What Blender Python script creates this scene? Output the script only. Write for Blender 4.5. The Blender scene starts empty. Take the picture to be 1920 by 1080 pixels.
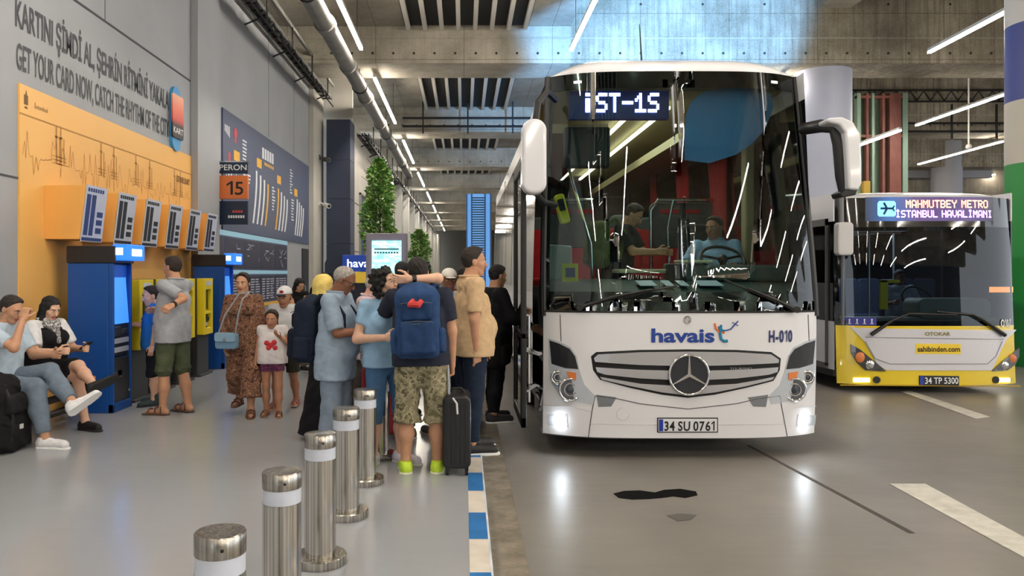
import bpy, bmesh, math, random
import numpy as np
from mathutils import Vector, Matrix
random.seed(7); np.random.seed(7)
S = bpy.context.scene
COL = S.collection
PI = math.pi
rad = math.radians

# ---------------------------------------------------------------- camera
FPX = 1450.0                       # focal length in pixels of a 1920 px wide frame
VPX, VPY = 870.0, 512.0            # where the platform's long lines meet
EYE = 1.70
cam = bpy.data.cameras.new('camera'); camo = bpy.data.objects.new('camera', cam); COL.objects.link(camo)
cam.sensor_width = 36.0; cam.lens = FPX / 1920 * 36
cam.shift_x = (960 - VPX) / 1920; cam.shift_y = (VPY - 540) / 1920
camo.location = (0, 0, EYE); camo.rotation_euler = (PI / 2, 0, 0)
cam.clip_end = 400
S.camera = camo

# ---------------------------------------------------------------- world, exposure, large lights
S.view_settings.view_transform = 'Standard'; S.view_settings.look = 'None'
S.view_settings.exposure = 0.62; S.view_settings.gamma = 1.0
S.view_settings.use_curve_mapping = False
w = bpy.data.worlds.new('daylight'); S.world = w; w.use_nodes = True
w.node_tree.nodes['Background'].inputs[0].default_value = (0.86, 0.93, 1.0, 1)
w.node_tree.nodes['Background'].inputs[1].default_value = 1.35
LED_POWER = 72.0
S.cycles.max_bounces = 6; S.cycles.diffuse_bounces = 3; S.cycles.glossy_bounces = 3
S.cycles.transparent_max_bounces = 12; S.cycles.transmission_bounces = 4
S.cycles.caustics_reflective = False; S.cycles.caustics_refractive = False
S.cycles.sample_clamp_indirect = 4.0

# ---------------------------------------------------------------- colour and materials
def lin(c):
    if isinstance(c, str):
        c = c.lstrip('#'); c = [int(c[i:i + 2], 16) for i in (0, 2, 4)]
    r = []
    for v in c[:3]:
        v = v / 255.0
        r.append(v / 12.92 if v <= 0.04045 else ((v + 0.055) / 1.055) ** 2.4)
    return (r[0], r[1], r[2], 1.0)
MATS = {}
class NT:
    def __init__(s, name):
        s.m = bpy.data.materials.new(name); s.m.use_nodes = True; s.t = s.m.node_tree
        s.b = s.t.nodes.get('Principled BSDF'); s.out = s.t.nodes.get('Material Output')
    def n(s, kind, **kw):
        nd = s.t.nodes.new(kind)
        for k, v in kw.items(): setattr(nd, k, v)
        return nd
    def l(s, a, b): s.t.links.new(a, b)
    def coord(s, scale=(1, 1, 1), which='Object', rot=(0, 0, 0)):
        tc = s.n('ShaderNodeTexCoord'); mp = s.n('ShaderNodeMapping')
        mp.inputs['Scale'].default_value = scale; mp.inputs['Rotation'].default_value = rot
        s.l(tc.outputs[which], mp.inputs[0]); return mp.outputs[0]
    def noise(s, vec, scale, detail=4, rough=.55):
        nd = s.n('ShaderNodeTexNoise'); nd.inputs['Scale'].default_value = scale
        nd.inputs['Detail'].default_value = detail; nd.inputs['Roughness'].default_value = rough
        s.l(vec, nd.inputs['Vector']); return nd.outputs[0]
    def ramp(s, fac, stops, interp='LINEAR'):
        r = s.n('ShaderNodeValToRGB'); cr = r.color_ramp; cr.interpolation = interp
        while len(cr.elements) < len(stops): cr.elements.new(0.5)
        for e, (p, c) in zip(cr.elements, stops): e.position = p; e.color = c if len(c) == 4 and max(c) <= 1.0 and isinstance(c, tuple) and not isinstance(c[0], int) else lin(c)
        s.l(fac, r.inputs[0]); return r.outputs[0]
    def mix(s, fac, a, b, mode='MIX'):
        m = s.n('ShaderNodeMix', data_type='RGBA', blend_type=mode)
        for sock, v in ((m.inputs[0], fac), (m.inputs[6], a), (m.inputs[7], b)):
            if isinstance(v, bpy.types.NodeSocket): s.l(v, sock)
            else: sock.default_value = v
        return m.outputs[2]
    def bump(s, h, strength=.2, dist=.01):
        b = s.n('ShaderNodeBump'); b.inputs['Strength'].default_value = strength; b.inputs['Distance'].default_value = dist
        s.l(h, b.inputs['Height']); s.l(b.outputs[0], s.b.inputs['Normal'])
def M(name, col, rough=.5, metal=0.0, var=None, bump=None, emit=0, spec=None, coat=0, trans=0):
    """plain procedural material: var=(noise scale, amount), bump=(noise scale, strength)"""
    if name in MATS: return MATS[name]
    k = NT(name); b = k.b; c = lin(col)
    b.inputs['Base Color'].default_value = c; b.inputs['Roughness'].default_value = rough; b.inputs['Metallic'].default_value = metal
    if spec is not None: b.inputs['Specular IOR Level'].default_value = spec
    if coat: b.inputs['Coat Weight'].default_value = coat; b.inputs['Coat Roughness'].default_value = .05
    if trans: b.inputs['Transmission Weight'].default_value = trans
    v = None
    if var or bump: v = k.coord()
    if var:
        f = k.noise(v, var[0], 3); a = var[1]
        k.l(k.ramp(f, [(.3, tuple(max(0, x * (1 - a)) for x in c[:3]) + (1.,)), (.7, tuple(min(1., x * (1 + a)) for x in c[:3]) + (1.,))]), b.inputs['Base Color'])
    if bump: k.bump(k.noise(v, bump[0], 3), bump[1])
    if emit:
        b.inputs['Emission Color'].default_value = c; b.inputs['Emission Strength'].default_value = emit
    MATS[name] = k.m; return k.m
def fabric(name, col, amt=.12):
    return M(name, col, .9, var=(14, amt), bump=(420, .12), spec=.2)
def concrete(name, base, dark, streak=.5, scale=1.0, joints=True):
    if name in MATS: return MATS[name]
    k = NT(name); v = k.coord()
    f = k.noise(v, .8 * scale, 6, .65); c = k.ramp(f, [(.3, dark), (.65, base)])
    vs = k.coord((5.0, 5.0, .22)); st = k.noise(vs, 1.6, 4, .7)
    c = k.mix(k.ramp(st, [(.44, (0., 0., 0., 1.)), (.66, (streak, streak, streak, 1.))]), c, lin(dark))
    fine = k.noise(v, 22, 3); c = k.mix(.25, c, k.ramp(fine, [(.3, dark), (.7, base)]))
    if joints:
        br = k.n('ShaderNodeTexBrick'); br.offset = 0; br.squash = 1
        br.inputs['Scale'].default_value = 1.0; br.inputs['Mortar Size'].default_value = .012
        br.inputs['Brick Width'].default_value = 2.4; br.inputs['Row Height'].default_value = 1.25
        br.inputs['Color1'].default_value = br.inputs['Color2'].default_value = (1, 1, 1, 1); br.inputs['Mortar'].default_value = (.45, .43, .4, 1)
        k.l(k.coord(rot=(PI / 2, 0, 0)), br.inputs['Vector'])
        c = k.mix(.7, c, br.outputs[0], 'MULTIPLY')
    k.l(c, k.b.inputs['Base Color']); k.b.inputs['Roughness'].default_value = .85
    k.bump(fine, .25, .02); MATS[name] = k.m; return k.m
def steel(name, col=(196, 190, 180), rough=.28, axis='z'):
    if name in MATS: return MATS[name]
    k = NT(name); v = k.coord((26, 26, .12) if axis == 'h' else (3, 3, 120))
    f = k.noise(v, 3, 3); c = lin(col)
    k.l(k.ramp(f, [(.36, tuple(x * (.42 if axis == 'h' else .72) for x in c[:3]) + (1.,)), (.62, c)]), k.b.inputs['Base Color'])  # upright streaks paint high-contrast reflections into the brushed bollard colour
    k.b.inputs['Metallic'].default_value = 1; k.b.inputs['Roughness'].default_value = rough; k.b.inputs['Anisotropic'].default_value = .5
    MATS[name] = k.m; return k.m
def glass(name, tint=(205, 222, 214), refl=1.0, rough=.01, keep=.9):
    """a thin pane: clear with a tint, mirror share by Fresnel"""
    if name in MATS: return MATS[name]
    k = NT(name); t = k.n('ShaderNodeBsdfTransparent'); c = lin(tint); t.inputs[0].default_value = tuple(x * keep for x in c[:3]) + (1,)
    g = k.n('ShaderNodeBsdfGlossy'); g.inputs['Roughness'].default_value = rough; g.inputs[0].default_value = (1, 1, 1, 1)
    fr = k.n('ShaderNodeFresnel'); fr.inputs[0].default_value = 1.5
    mm = k.n('ShaderNodeMath', operation='MULTIPLY'); mm.inputs[1].default_value = refl; k.l(fr.outputs[0], mm.inputs[0])
    mx = k.n('ShaderNodeMixShader'); k.l(mm.outputs[0], mx.inputs[0]); k.l(t.outputs[0], mx.inputs[1]); k.l(g.outputs[0], mx.inputs[2])
    k.l(mx.outputs[0], k.out.inputs[0]); MATS[name] = k.m; return k.m

# ---------------------------------------------------------------- objects
WL = {}
def tag(o, label=None, cat=None, group=None, kind=None):
    if label: o['label'] = label
    if cat: o['category'] = cat
    if group: o['group'] = group
    if kind: o['kind'] = kind
    return o
def thing(name, loc, label, cat, group=None, rotz=0):
    o = bpy.data.objects.new(name, None); COL.objects.link(o); o.location = loc; o.rotation_euler = (0, 0, rotz); o.empty_display_size = .1
    WL[o] = Vector(loc); return tag(o, label, cat, group)
def link_mesh(name, verts, faces, mats, midx=None, smooth=None, parent=None, local=False, label=None):
    me = bpy.data.meshes.new(name)
    if parent is not None and not local:
        off = WL.get(parent, Vector((0, 0, 0))); verts = [(v[0] - off[0], v[1] - off[1], v[2] - off[2]) for v in verts]
    me.from_pydata([tuple(map(float, v)) for v in verts], [], [tuple(map(int, f)) for f in faces]); 
    for m in (mats if isinstance(mats, (list, tuple)) else [mats]): me.materials.append(m)
    if midx is not None: me.polygons.foreach_set('material_index', np.array(midx, dtype=np.int32))
    if smooth is True: me.polygons.foreach_set('use_smooth', np.ones(len(me.polygons), dtype=bool))
    elif smooth is not None and smooth is not False: me.polygons.foreach_set('use_smooth', np.array(smooth, dtype=bool))
    me.update()
    o = bpy.data.objects.new(name, me); COL.objects.link(o)
    if parent is not None: o.parent = parent; WL[o] = WL.get(parent, Vector((0, 0, 0)))
    else: WL[o] = Vector((0, 0, 0))
    if label: o['label'] = label
    return o
def copy_tree(o, parent=None):
    c = o.copy(); COL.objects.link(c)
    if parent is not None: c.parent = parent
    for ch in list(o.children): copy_tree(ch, c)
    return c
class MB:
    def __init__(s): s.v = []; s.f = []; s.m = []; s.s = []
    def add(s, vs, fs, m=0, smooth=False):
        k = len(s.v); s.v += [tuple(v) for v in vs]
        for f in fs: s.f.append(tuple(i + k for i in f)); s.m.append(m); s.s.append(smooth)
        return s
    def box(s, x0, x1, y0, y1, z0, z1, m=0):
        v = [(x, y, z) for x in (x0, x1) for y in (y0, y1) for z in (z0, z1)]
        return s.add(v, [(0, 1, 3, 2), (4, 6, 7, 5), (0, 4, 5, 1), (2, 3, 7, 6), (0, 2, 6, 4), (1, 5, 7, 3)], m)
    def cyl(s, a, b, r0, r1=None, n=16, m=0, caps=True):
        r1 = r0 if r1 is None else r1; a = Vector(a); b = Vector(b); d = (b - a).normalized()
        u = d.orthogonal().normalized(); w_ = d.cross(u); v = []
        for p, r in ((a, r0), (b, r1)):
            for i in range(n):
                t = 2 * PI * i / n; v.append(p + u * (r * math.cos(t)) + w_ * (r * math.sin(t)))
        s.add(v, [(i, (i + 1) % n, n + (i + 1) % n, n + i) for i in range(n)], m, True)
        if caps: s.add(v, [tuple(reversed(range(n))), tuple(range(n, 2 * n))], m)
        return s
    def tube(s, pts, r, n=8, m=0, closed=False):
        P = [Vector(p) for p in pts]; rs = r if isinstance(r, (list, tuple)) else [r] * len(P); v = []; u = None
        for i, p in enumerate(P):
            if closed: d = P[(i + 1) % len(P)] - P[i - 1]
            else: d = P[min(i + 1, len(P) - 1)] - P[max(i - 1, 0)]
            d = d.normalized() if d.length > 1e-9 else Vector((0, 0, 1))
            u = d.orthogonal().normalized() if u is None else (u - d * u.dot(d)).normalized()
            w_ = d.cross(u)
            for k in range(n):
                t = 2 * PI * k / n; v.append(p + u * (rs[i] * math.cos(t)) + w_ * (rs[i] * math.sin(t)))
        L = len(P); f = []
        for i in range(L if closed else L - 1):
            j = (i + 1) % L
            for k in range(n): f.append((i * n + k, i * n + (k + 1) % n, j * n + (k + 1) % n, j * n + k))
        s.add(v, f, m, True)
        if not closed: s.add(v, [tuple(reversed(range(n))), tuple(range((L - 1) * n, L * n))], m)
        return s
    def lathe(s, prof, c=(0, 0, 0), n=32, m=0, smooth=True):
        v = []; f = []; L = len(prof)
        for r, z in prof:
            for i in range(n):
                t = 2 * PI * i / n; v.append((c[0] + r * math.cos(t), c[1] + r * math.sin(t), c[2] + z))
        for j in range(L - 1):
            for i in range(n): f.append((j * n + i, j * n + (i + 1) % n, (j + 1) * n + (i + 1) % n, (j + 1) * n + i))
        s.add(v, f, m, smooth)
        s.add(v, [tuple(reversed(range(n))), tuple(range((L - 1) * n, L * n))], m)
        return s
    def ball(s, c, r, nu=16, nv=10, m=0):
        if not isinstance(r, (tuple, list)): r = (r, r, r)
        v = []; f = []
        for j in range(nv + 1):
            p = PI * j / nv
            for i in range(nu):
                t = 2 * PI * i / nu; v.append((c[0] + r[0] * math.sin(p) * math.cos(t), c[1] + r[1] * math.sin(p) * math.sin(t), c[2] - r[2] * math.cos(p)))
        for j in range(nv):
            for i in range(nu): f.append((j * nu + i, j * nu + (i + 1) % nu, (j + 1) * nu + (i + 1) % nu, (j + 1) * nu + i))
        return s.add(v, f, m, True)
    def grid(s, fn, us, vs, m=0, smooth=True, flip=False):
        v = [fn(a, b) for b in vs for a in us]; n = len(us)
        f = [(j * n + i, j * n + i + 1, (j + 1) * n + i + 1, (j + 1) * n + i) for j in range(len(vs) - 1) for i in range(n - 1)]
        if flip: f = [tuple(reversed(q)) for q in f]
        return s.add(v, f, m, smooth)
    def prism(s, poly, fn, d0, d1, m=0):
        """2D outline extruded from depth d0 to d1; fn(u, v, d) -> xyz"""
        n = len(poly); v = [fn(a, b, d0) for a, b in poly] + [fn(a, b, d1) for a, b in poly]
        f = [tuple(range(n)), tuple(reversed(range(n, 2 * n)))] + [(i, n + i, n + (i + 1) % n, (i + 1) % n) for i in range(n)]
        return s.add(v, f, m)
    def build(s, name, mats, parent=None, bevel=0, seg=2, local=False, label=None, recalc=True):
        o = link_mesh(name, s.v, s.f, mats, s.m, s.s, parent, local, label)
        if recalc:
            bm = bmesh.new(); bm.from_mesh(o.data); bmesh.ops.recalc_face_normals(bm, faces=bm.faces); bm.to_mesh(o.data); bm.free()
        if any(s.s) and not all(s.s): o.data.set_sharp_from_angle(angle=rad(38))
        elif any(s.s): o.data.set_sharp_from_angle(angle=rad(50))
        if bevel:
            b = o.modifiers.new('bevel', 'BEVEL'); b.width = bevel; b.segments = seg; b.limit_method = 'ANGLE'; b.angle_limit = .6
        return o
def rrect(w_, h, r, n=5, cx=0, cy=0):
    p = []
    for k, (sx, sy) in enumerate(((1, 1), (-1, 1), (-1, -1), (1, -1))):
        for i in range(n + 1):
            t = PI / 2 * (k + i / n); p.append((cx + sx * (w_ / 2 - r) + r * math.cos(t), cy + sy * (h / 2 - r) + r * math.sin(t)))
    return p
def text_geo(txt, height, width=None, bold=0.0, space=1.0):
    """flat letter shapes as 2D verts + faces, bottom left at 0,0, scaled to height (of the capitals) and width"""
    cu = bpy.data.curves.new('lettering', 'FONT'); cu.body = txt; cu.size = 1.0; cu.offset = bold; cu.space_character = space; cu.resolution_u = 4
    o = bpy.data.objects.new('lettering', cu); COL.objects.link(o)
    dg = bpy.context.evaluated_depsgraph_get(); me = bpy.data.meshes.new_from_object(o.evaluated_get(dg))
    v = np.array([p.co[:2] for p in me.vertices]) if len(me.vertices) else np.zeros((1, 2)); f = [tuple(p.vertices) for p in me.polygons]
    bpy.data.objects.remove(o); bpy.data.curves.remove(cu); bpy.data.meshes.remove(me)
    sy = height / 0.73; sx = sy
    v[:, 0] -= v[:, 0].min()
    if width: sx = width / max(1e-6, v[:, 0].max())
    v[:, 0] *= sx; v[:, 1] *= sy
    return v, f
def ones_geo(txt, height, width, bold):
    """letters set one by one, with a flagged figure one"""
    V = []; F = []; x = 0; st = height * (.14 + bold)
    for ch in txt:
        if ch == ' ': x += height * .3; continue
        if ch == '1':
            p = [(0, .78), (.3, 1), (.42, 1), (.42, 0), (.26, 0), (.26, .8), (.0, .62)]; v = np.array(p) * height; f = [(0, 1, 5, 6), (1, 2, 3, 4, 5)]
        else: v, f = text_geo(ch, height, None, bold)
        k = len(V); V += [(a + x, b) for a, b in v]; F += [tuple(i + k for i in q) for q in f]; x += v[:, 0].max() + height * .13
    V = np.array(V)
    if width: V[:, 0] *= width / V[:, 0].max()
    return V, F
def text(mb, txt, height, o, u, vv, width=None, m=0, bold=0.0, align='l', warp=None):
    v, f = ones_geo(txt, height, width, bold) if '1' in txt else text_geo(txt, height, width, bold)
    W = v[:, 0].max()
    dx = {'l': 0, 'c': -W / 2, 'r': -W}[align]
    if warp: P = [warp(a + dx, b) for a, b in v]
    else:
        o = Vector(o); u = Vector(u); vv = Vector(vv); P = [o + u * (a + dx) + vv * b for a, b in v]
    mb.add(P, f, m); return W
DOTS = {'A': '0E1111111F1111', 'B': '1E11111E11111E', 'E': '1F10101E10101F', 'H': '1111111F111111', 'I': '0E04040404040E', 'L': '1010101010101F', 'M': '111B1515111111', 'N': '11191513111111', 'O': '0E11111111110E',
        'R': '1E11111E141211', 'S': '0F10100E01011E', 'T': '1F040404040404', 'U': '1111111111110E', 'V': '1111111111 0A04'.replace(' ', ''), 'Y': '11110A04040404', 'i': '0C000C0C0C0C0C', '-': '0000001F000000', '1': '040C140404041F'}
def dot_text(mb, txt, cell, warp, fat=.98, m=0):
    """lettering of an LED matrix sign: square dots on a 5 by 7 grid"""
    x = 0
    for ch in txt:
        if ch == ' ': x += 4; continue
        rows = DOTS['I' if ch == 'İ' else ch]
        for r in range(7):
            b = int(rows[2 * r:2 * r + 2], 16)
            for c in range(5):
                if b >> (4 - c) & 1:
                    q = [((x + c) * cell, (6 - r) * cell), ((x + c + fat) * cell, (6 - r) * cell), ((x + c + fat) * cell, (6 - r + fat) * cell), ((x + c) * cell, (6 - r + fat) * cell)]
                    mb.add([warp(a, d) for a, d in q], [(0, 1, 2, 3)], m)
        if ch == 'İ':
            q = [((x + 2) * cell, 7.3 * cell), ((x + 3) * cell, 7.3 * cell), ((x + 3) * cell, 8.2 * cell), ((x + 2) * cell, 8.2 * cell)]; mb.add([warp(a, d) for a, d in q], [(0, 1, 2, 3)], m)
        x += 6
# frequently used finishes
BLACK = M('black plastic', (18, 18, 20), .45); RUBBER = M('black rubber', (22, 22, 22), .8)
DARKMET = M('dark metal', (40, 41, 44), .4, .6); CHROME = M('polished metal', (225, 226, 228), .12, 1.0)
WHITEP = M('white paint', (224, 225, 228), .35)
STEEL = steel('brushed steel'); STEELV = steel('brushed steel upright', (226, 221, 212), .2, 'h')
NAVY = M('navy panel', (44, 54, 76), .5, var=(1.5, .1))
# ================================================================ the setting
def struct(name, mb, mats, bevel=0, label=None):
    o = mb.build(name, mats, bevel=bevel); o['kind'] = 'structure'; 
    if label: o['label'] = label
    return o
PZ = 0.15                                           # platform height over the road
CONC = concrete('concrete beam', (202, 195, 178), (140, 133, 118), .3)
CONCS = concrete('stained concrete', (192, 183, 163), (104, 95, 79), .8)
CONCR = concrete('concrete slab', (172, 164, 148), (118, 111, 99), .3)
def floor_mat(name, base, dark, r0, r1, sc):
    k = NT(name); v = k.coord(); f = k.noise(v, sc, 6, .6); f2 = k.noise(v, sc * 9, 4, .7); f3 = k.noise(k.coord((.5, 3.2, 1)), 4, 4)
    c = k.ramp(f, [(.25, dark), (.7, base)]); c = k.mix(.12, c, k.ramp(f2, [(.2, dark), (.8, base)])); c = k.mix(.12, c, k.ramp(f3, [(.3, dark), (.7, base)]))
    k.l(c, k.b.inputs['Base Color'])
    k.b.inputs['Roughness'].default_value = (r0 + r1) / 2
    return k.m
# road
road = MB(); road.box(.14, 45, -45, 112, -.2, 0)
struct('floor', road, floor_mat('polished road', (142, 137, 130), (104, 100, 96), .3, .46, .55))
pl = MB(); pl.box(-7, .03, -45, 112, -.2, PZ)
struct('floor_platform', pl, floor_mat('epoxy platform', (168, 171, 176), (156, 158, 163), .14, .2, .5))
# kerb: blue and white stretches half a metre long
kb = MB(); y = 1.0
BLUEK = M('kerb blue', (40, 112, 178), .55, var=(6, .15), bump=(60, .2)); WHITEK = M('kerb white', (214, 206, 194), .6, var=(6, .12), bump=(60, .2))
kb.box(.03, .14, -45, 1.0, -.1, PZ + .002, 1)
i = 0
while y < 60:
    kb.box(.03, .14, y, y + .5, -.1, PZ + .002, i % 2); y += .5; i += 1
struct('trim_kerb', kb, [WHITEK, BLUEK], 0)
ke = MB(); ke.box(.14, .152, -45, 60, -.1, PZ + .004); struct('trim_kerb_edge', ke, M('kerb edge', (205, 212, 222), .5, var=(5, .25)))
# dust strip of worn concrete beside the kerb
dm = NT('worn gutter'); dv = dm.coord(); dm.l(dm.ramp(dm.noise(dv, 3.5, 8, .7), [(.3, (92, 84, 72)), (.7, (150, 140, 124))]), dm.b.inputs['Base Color']); dm.b.inputs['Roughness'].default_value = .85; dm.bump(dm.noise(dv, 40, 4), .5, .02)
gs = MB(); gs.box(.152, .37, -10, 60, -.1, .006); struct('floor_gutter', gs, dm.m)
# road paint
LINE = M('road paint', (205, 202, 192), .6, var=(9, .16))
def gpt(px, py, z=0.0):
    Y = FPX * (EYE - z) / (py - VPY); return ((px - VPX) / FPX * Y, Y)
def ground_poly(name, pts, z, t, mat):
    m = MB(); m.prism(pts, lambda a, b, d: (a, b, d), z, z + t); return struct(name, m, mat)
def lane(name, x0, x1, y0, y1):
    m = MB(); m.box(x0, x1, y0, y1, .001, .006); return struct(name, m, LINE)
a = gpt(1668, 908); b = gpt(1735, 908); c = gpt(1990, 1046); d = gpt(1920, 1046)
ground_poly('trim_lane_line', [a, b, c, d], .001, .004, LINE)
a = gpt(1690, 735); b = gpt(1706, 733); c = gpt(1856, 782); d = gpt(1830, 786)
ground_poly('trim_far_lane_line', [a, b, c, d], .001, .004, LINE)
# the dark oil stain in front of the coach
st = []
for (px, py) in ((1150, 926), (1170, 921), (1200, 920), (1228, 924), (1245, 919), (1275, 917), (1305, 922), (1308, 929), (1285, 934), (1262, 931), (1240, 934), (1215, 936), (1185, 937), (1160, 934)):
    st.append(gpt(px, py))
m = MB(); m.prism(st, lambda a, b, d: (a, b, d), .0008, .0032)
tag(m.build('oil_stain', M('wet oil', (5, 5, 5), .85, spec=.1)), 'black wet oil stain on the road before the white coach', 'stain')
st = [gpt(px, py) for (px, py) in ((1250, 967), (1275, 963), (1306, 966), (1296, 975), (1270, 978))]
m = MB(); m.prism(st, lambda a, b, d: (a, b, d), .0008, .0026)
tag(m.build('oil_stain', M('faint oil', (84, 80, 74), .35)), 'small faint grey stain on the road nearer the viewer than the black stain', 'stain')
# expansion seam in the road
a = gpt(1400, 835); b = gpt(1406, 835); c = gpt(1716, 1000); d = gpt(1704, 1000)
ground_poly('trim_road_seam', [a, b, c, d], .0005, .002, M('road seam', (72, 68, 64), .8))

# ---------------------------------------------------------------- left wall
WX = -4.6
WALLG = M('grey wall panel', (158, 161, 165), .55, var=(.9, .06), bump=(90, .05))
WALLW = M('warm wall panel', (196, 192, 182), .6, var=(.8, .08), bump=(90, .05))
m = MB(); m.box(WX - .25, WX, -12, 24.5, PZ, 7.3); struct('wall_left', m, WALLG)
SEAM = M('panel joint', (70, 72, 76), .7)
m = MB()
m.box(WX, WX + .006, -12, 13.0, 4.91, 4.94); m.box(WX, WX + .006, -12, 7.97, 2.67, 2.69)
for yy in (9.9, 20.9): m.box(WX, WX + .004, yy, yy + .012, 4.93 if yy < 13 else 4.9, 7.3)
m.box(WX, WX + .004, 18.2, 18.212, 4.9, 7.3)
struct('trim_wall_joint', m, SEAM)
m = MB(); m.box(WX, -4.47, 13.0, 14.15, PZ, 7.3); struct('wall_pilaster', m, WALLG, .01)
m = MB(); m.box(WX, -4.45, 22.9, 24.5, PZ, 7.3); struct('wall_pilaster_far', m, WALLW, .01)
# upper wall above the trays, the shade of the unlit gap put into its colour
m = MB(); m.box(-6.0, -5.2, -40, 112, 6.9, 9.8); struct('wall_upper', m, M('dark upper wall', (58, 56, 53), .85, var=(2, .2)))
m = MB(); m.box(-5.3, -3.6, 24.96, 25.1, PZ, 9.6); struct('wall_return', m, WALLW)
# far wall with white pilasters
m = MB(); m.box(-3.9, -3.6, 25.0, 110, PZ, 6.6); struct('wall_left_far', m, WALLW)
m = MB()
for k in range(16):
    y0 = 30 + 5.2 * k; m.box(-3.6, -3.28, y0, y0 + .9, PZ, 6.6)
struct('wall_pilaster_row', m, M('pale pilaster', (214, 214, 210), .55), .01)
m = MB()
for z0 in (2.4, 4.0): m.box(-3.6, -3.594, 25, 110, z0, z0 + .03)
struct('trim_far_wall_joint', m, SEAM)
for k in range(15):
    y0 = 26.6 + 5.2 * k; m = MB(); m.box(-3.61, -3.57, y0, y0 + 2.6, 1.5, 4.4)
    o = struct('window_%d' % (k + 1), m, M('dark pane', (52, 56, 58), .12))
    f = MB()
    for yy in (y0 - .06, y0 + 1.27, y0 + 2.6): f.box(-3.6, -3.53, yy, yy + .06, 1.44, 4.46)
    for zz in (1.44, 4.4): f.box(-3.6, -3.53, y0 - .06, y0 + 2.66, zz, zz + .06)
    f.build('window_frame', M('window metal', (150, 150, 146), .4, .6), o)
# navy clad column standing at the end of the wall
m = MB(); 
for z0, z1 in ((PZ, 2.6), (2.61, 4.0), (4.01, 5.2), (5.21, 6.47)): m.box(-4.27, -3.53, 24.0, 24.95, z0, z1)
m.box(-4.25, -3.55, 24.02, 24.9, PZ, 6.4); struct('wall_column', m, NAVY, .006)
# doorway in the wall beyond the maps
m = MB(); m.box(WX, WX + .03, 21.9, 22.75, PZ, 2.4); o = struct('door_1', m, M('dark door', (38, 42, 50), .5))
h = MB(); h.tube([(WX + .04, 22.0, 1.1), (WX + .09, 22.0, 1.1), (WX + .09, 22.0, 1.35), (WX + .04, 22.0, 1.35)], .012); h.build('door_handle', CHROME, o)

# ---------------------------------------------------------------- ceiling
ZB, ZC, ZR = 7.4, 8.4, 9.7
BEAM0, BSTEP = 21.0, 10.2
m = MB(); m.box(-6, 2.7, -46, 112, ZC, ZC + .3); struct('ceiling', m, CONCR)
m = MB(); m.box(2.7, 45, -46, 112, ZR, ZR + .3); struct('ceiling_right', m, CONCR)
m = MB(); m.box(2.7, 2.9, -46, 112, ZC, ZR - .01); struct('ceiling_step', m, CONCR)
HOLE = M('form tie hole', (58, 54, 48), .9)
for k in range(-6, 9):
    y0 = BEAM0 + BSTEP * k
    m = MB(); m.box(-5.2, 2.9, y0, y0 + 1.6, ZB, ZC + .05)
    m.box(2.9, 45, y0, y0 + 1.6, ZB, ZR + .05, 1)
    m.box(-5.2, 45, y0 - .03, y0, ZB + .66, ZB + .69, 0)
    if -1 <= k <= 2:
        for q in range(60):
            x = -3.6 + .56 * q
            if x < 30: m.cyl((x, y0 + .01, ZB + .27), (x, y0 - .008, ZB + .27), .035, n=8, m=2)
            if x > 3 and q % 3 == 0: m.cyl((x, y0 + .01, ZB + 1.6), (x, y0 - .008, ZB + 1.6), .035, n=8, m=2)
    struct('ceiling_beam', m, [CONC, CONCS, HOLE])
# deep girder over the coach, running with the road
m = MB(); m.box(9.6, 10.5, -46, BEAM0 + .1, 8.9, ZR + .1); struct('ceiling_girder', m, CONC)
# end and side walls of the hall
m = MB(); m.box(-6, 45, 112, 112.4, 0, 10); struct('wall_end', m, M('far grey', (120, 116, 106), .8))
m = MB(); m.box(33, 33.4, 44, 112, 0, 10); m.box(20, 45, 44, 44.4, 0, 10); struct('wall_right', m, concrete('far concrete', (170, 160, 142), (112, 104, 90), .6))
m = MB(); m.box(-7, 47, -46.3, -46, 0, 10); struct('wall_back', m, M('back grey', (74, 74, 76), .9))  # unseen rear wall, added to darken what the windscreens reflect
# ceiling grilles: black pocket with pale slats
VENTB = M('grille black', (14, 14, 14), .8); VENTS = M('grille slat', (196, 192, 182), .6)
ORD = ['nearest, at the top edge of the photo', 'between the first two beams above the coach', 'third one along the hall, over the far kerb lane']
vg = 0
for k in range(-4, 4):
    ya = BEAM0 + BSTEP * (k - 1) + 1.6 + (2.2 if k >= 1 else .6); yb = BEAM0 + BSTEP * k - .15
    lab = {0: 'slatted black ceiling grille nearest the viewer, cut by the photo\'s top edge', 1: 'slatted black ceiling grille just beyond the first concrete beam', 2: 'slatted black ceiling grille beyond the second beam, third along the hall', 3: 'slatted ceiling grille farthest along the hall'}.get(k, 'slatted black ceiling grille behind the viewer')
    t = thing('ceiling_grille', (0, ya, ZC), lab, 'grille', 'ceiling grilles')
    x0, x1 = -1.6, 1.75
    m = MB(); m.box(x0, x1, ya, yb, ZC - .02, ZC + .01); m.build('backing', VENTB, t)
    for q in range(8):
        xx = x0 + .1 + (x1 - x0 - .2) * q / 7
        m = MB(); m.box(xx - .055, xx + .055, ya, yb, ZC - .16, ZC - .02); m.build('slat', VENTS, t, .008)
# right-hand dark truss line under far roof
m = MB()
for q in range(24): m.tube([(11 + .55 * q, 31.0, 8.6), (11.28 + .55 * q, 31.0, 9.0), (11.55 + .55 * q, 31.0, 8.6)], .03, 5)
m.box(11, 24.5, 30.95, 31.05, 8.55, 8.6); m.box(11, 24.5, 30.95, 31.05, 9.0, 9.05)
tag(m.build('roof_truss', BLACK), 'dark lattice truss high on the right between the second beam and roof', 'truss')

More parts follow.
